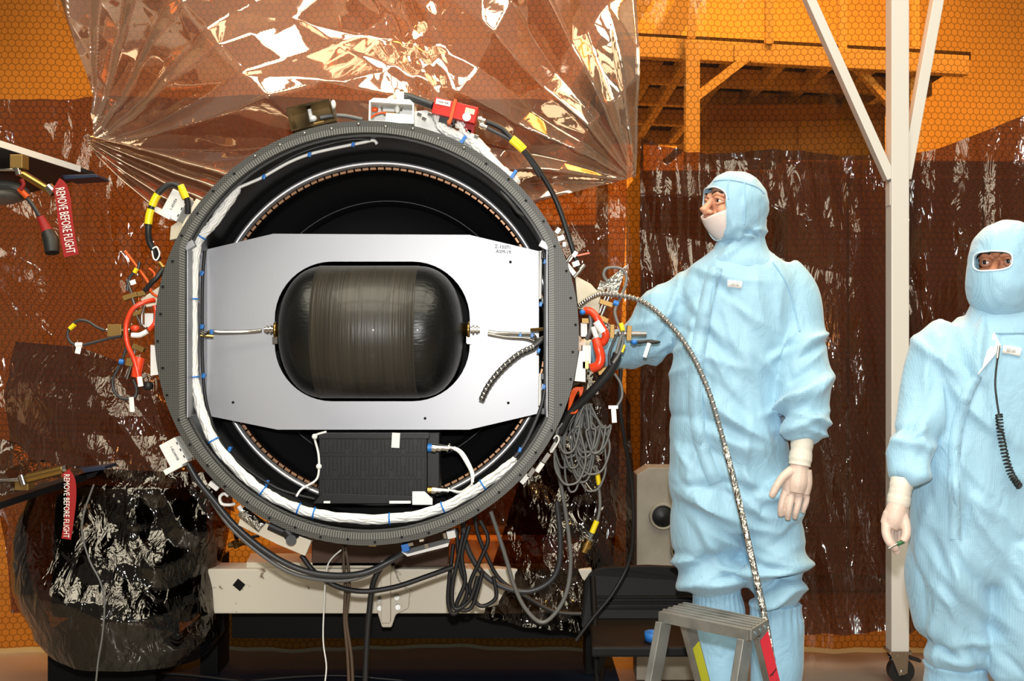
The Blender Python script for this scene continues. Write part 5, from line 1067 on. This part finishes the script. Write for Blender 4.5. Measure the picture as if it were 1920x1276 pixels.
for (R, dz) in (([(1790, 1240, 62, 64), (1792, 1254, 54, 58), (1794, 1290, 60, 62), (1796, 1380, 56, 60), (1794, 1460, 48, 60), (1790, 1500, 50, 84), (1790, 1532, 48, 84)], .02), ([(1930, 1266, 62, 64), (1932, 1280, 54, 58), (1934, 1320, 60, 62), (1936, 1400, 56, 60), (1934, 1470, 48, 60), (1930, 1510, 50, 84), (1930, 1532, 48, 84)], -.06)):
    mb = MB(); trunk(mb, R, d2+dz); mpart('boot_cover', remesh(mb, .009, 5), m_suit2, p2, 'pale blue boot cover')
C2 = W(1890, 492, d2-.01); f2_ = V((-.70, -.71, .0))
hd_, edge, fr = hood_mesh(C2, f2_, .129, .102, .120, .185, 31, 12, 9, 3.2, 1.2, seed=5)
h2 = mpart('head', head_mesh(C2+V((0, 0, -.004)), fr, .98), m_skin2, p2, 'eyes visible through the hood slit'); eyes(C2+V((0, 0, -.006)), fr, h2, m_skin2, .1)
trunk(hd_, [(1890, 560, 62, 58), (1890, 590, 76, 66), (1888, 608, 90, 72), (1886, 626, 108, 76)], d2)
hood2 = mpart('hood', hd_.mesh('hood'), m_suit, p2, 'pale blue hood covering all but the eyes'); part('hood_binding', MB().tube(edge+edge[:1], .0028, 6), m_seam, hood2)
part('cuff', MB().tube(spline([W(1692, 898, 2.965), W(1689, 915, 2.96), W(1686, 932, 2.96), W(1684, 946, 2.96)], 5), [.030+.0006*math.sin(i*2.1)+.001*math.sin(i*.7) for i in range(16)], 22), m_cuff, p2, label='white glove cuff')
d = 2.955
hand(p2, [[(1685, 940, d, 17), (1680, 958, d, 20), (1675, 975, d, 20), (1668, 988, d, 15)], [(1690, 950, d, 12), (1692, 968, d-.004, 11)], [(1668, 962, d, 12), (1660, 982, d, 10)]],
     [[(1662, 982, d-.004, 9.5), (1662, 1000, d-.012, 8.8), (1668, 1016, d-.020, 8), (1675, 1024, d-.022, 6.6)], [(1668, 988, d+.006, 9.2), (1668, 1008, d+.002, 8.6), (1676, 1024, d-.004, 8), (1683, 1030, d-.006, 6.4)], [(1674, 990, d+.018, 9), (1674, 1012, d+.016, 8.4), (1680, 1030, d+.010, 7.6), (1684, 1038, d+.008, 6)], [(1682, 988, d+.026, 8), (1683, 1006, d+.026, 7.4), (1688, 1020, d+.022, 6.6)], [(1691, 962, d-.008, 10), (1698, 982, d-.018, 9.2), (1699, 1002, d-.026, 8.4), (1693, 1015, d-.028, 7)]])
part('cuff', MB().tube([W(2030, 894, 3.0), W(2030, 915, 2.99), W(2029, 940, 2.98)], [.030, .031, .030], 22), m_cuff, p2, label='white glove cuff')
e_ = 2.975
hand(p2, [[(2029, 934, e_, 17), (2028, 955, e_, 20), (2027, 978, e_, 19)], [(2018, 950, e_, 12), (2014, 978, e_, 11)], [(2040, 950, e_, 12), (2041, 978, e_, 11)]],
     [[(2011+11*i, 978, e_, 8.5), (2009+11.5*i, 1002, e_-.01, 7.2), (2010+11.5*i, 1020, e_-.012, 6.6), (2012+11.5*i, 1034-(8 if i == 3 else 0), e_-.006, 5.4)] for i in range(4)]+[[(2016, 946, e_-.01, 10), (2003, 964, e_-.02, 8.6), (1998, 984, e_-.024, 7.6), (1998, 996, e_-.024, 6)]], .0022)
kn = root('pocket_tool', W(1682, 1018, 2.93), 'small green-handled metal tool pinched in the gloved hand', 'tool')
part('handle', MB().pc(1682, 1020, 1700, 1012, 4, 2.928), m_green, kn); part('blade', MB().pc(1666, 1028, 1684, 1018, 1.8, 2.926), m_steel, kn)
# coiled black lead clipped to the shorter worker
cl_ = root('coiled_lead', stick(bv, 1905, 880, .02), 'black coiled lead hanging from the chest clip of the shorter worker', 'cable')
P = [stick(bv, x, y, .018) for x, y in ((1872, 660), (1868, 690), (1866, 720), (1869, 750), (1873, 776))]; part('lead', MB().tube(spline(P, 5), .0028, 8), m_rubber, cl_); part('clip', MB().cyl(stick(bv, 1873, 648, .02), stick(bv, 1870, 672, .02), .004), m_steel, cl_)
Q = spline([stick(bv, x, y, .022) for x, y in ((1873, 776), (1876, 810), (1884, 850), (1896, 888), (1912, 912))], 40); fr_ = frames(Q)
part('coil', MB().tube([p+(a*math.cos(i*.95)+b*math.sin(i*.95))*.0085 for i, (p, (t, a, b)) in enumerate(zip(Q, fr_))], .0022, 6), m_rubber, cl_)
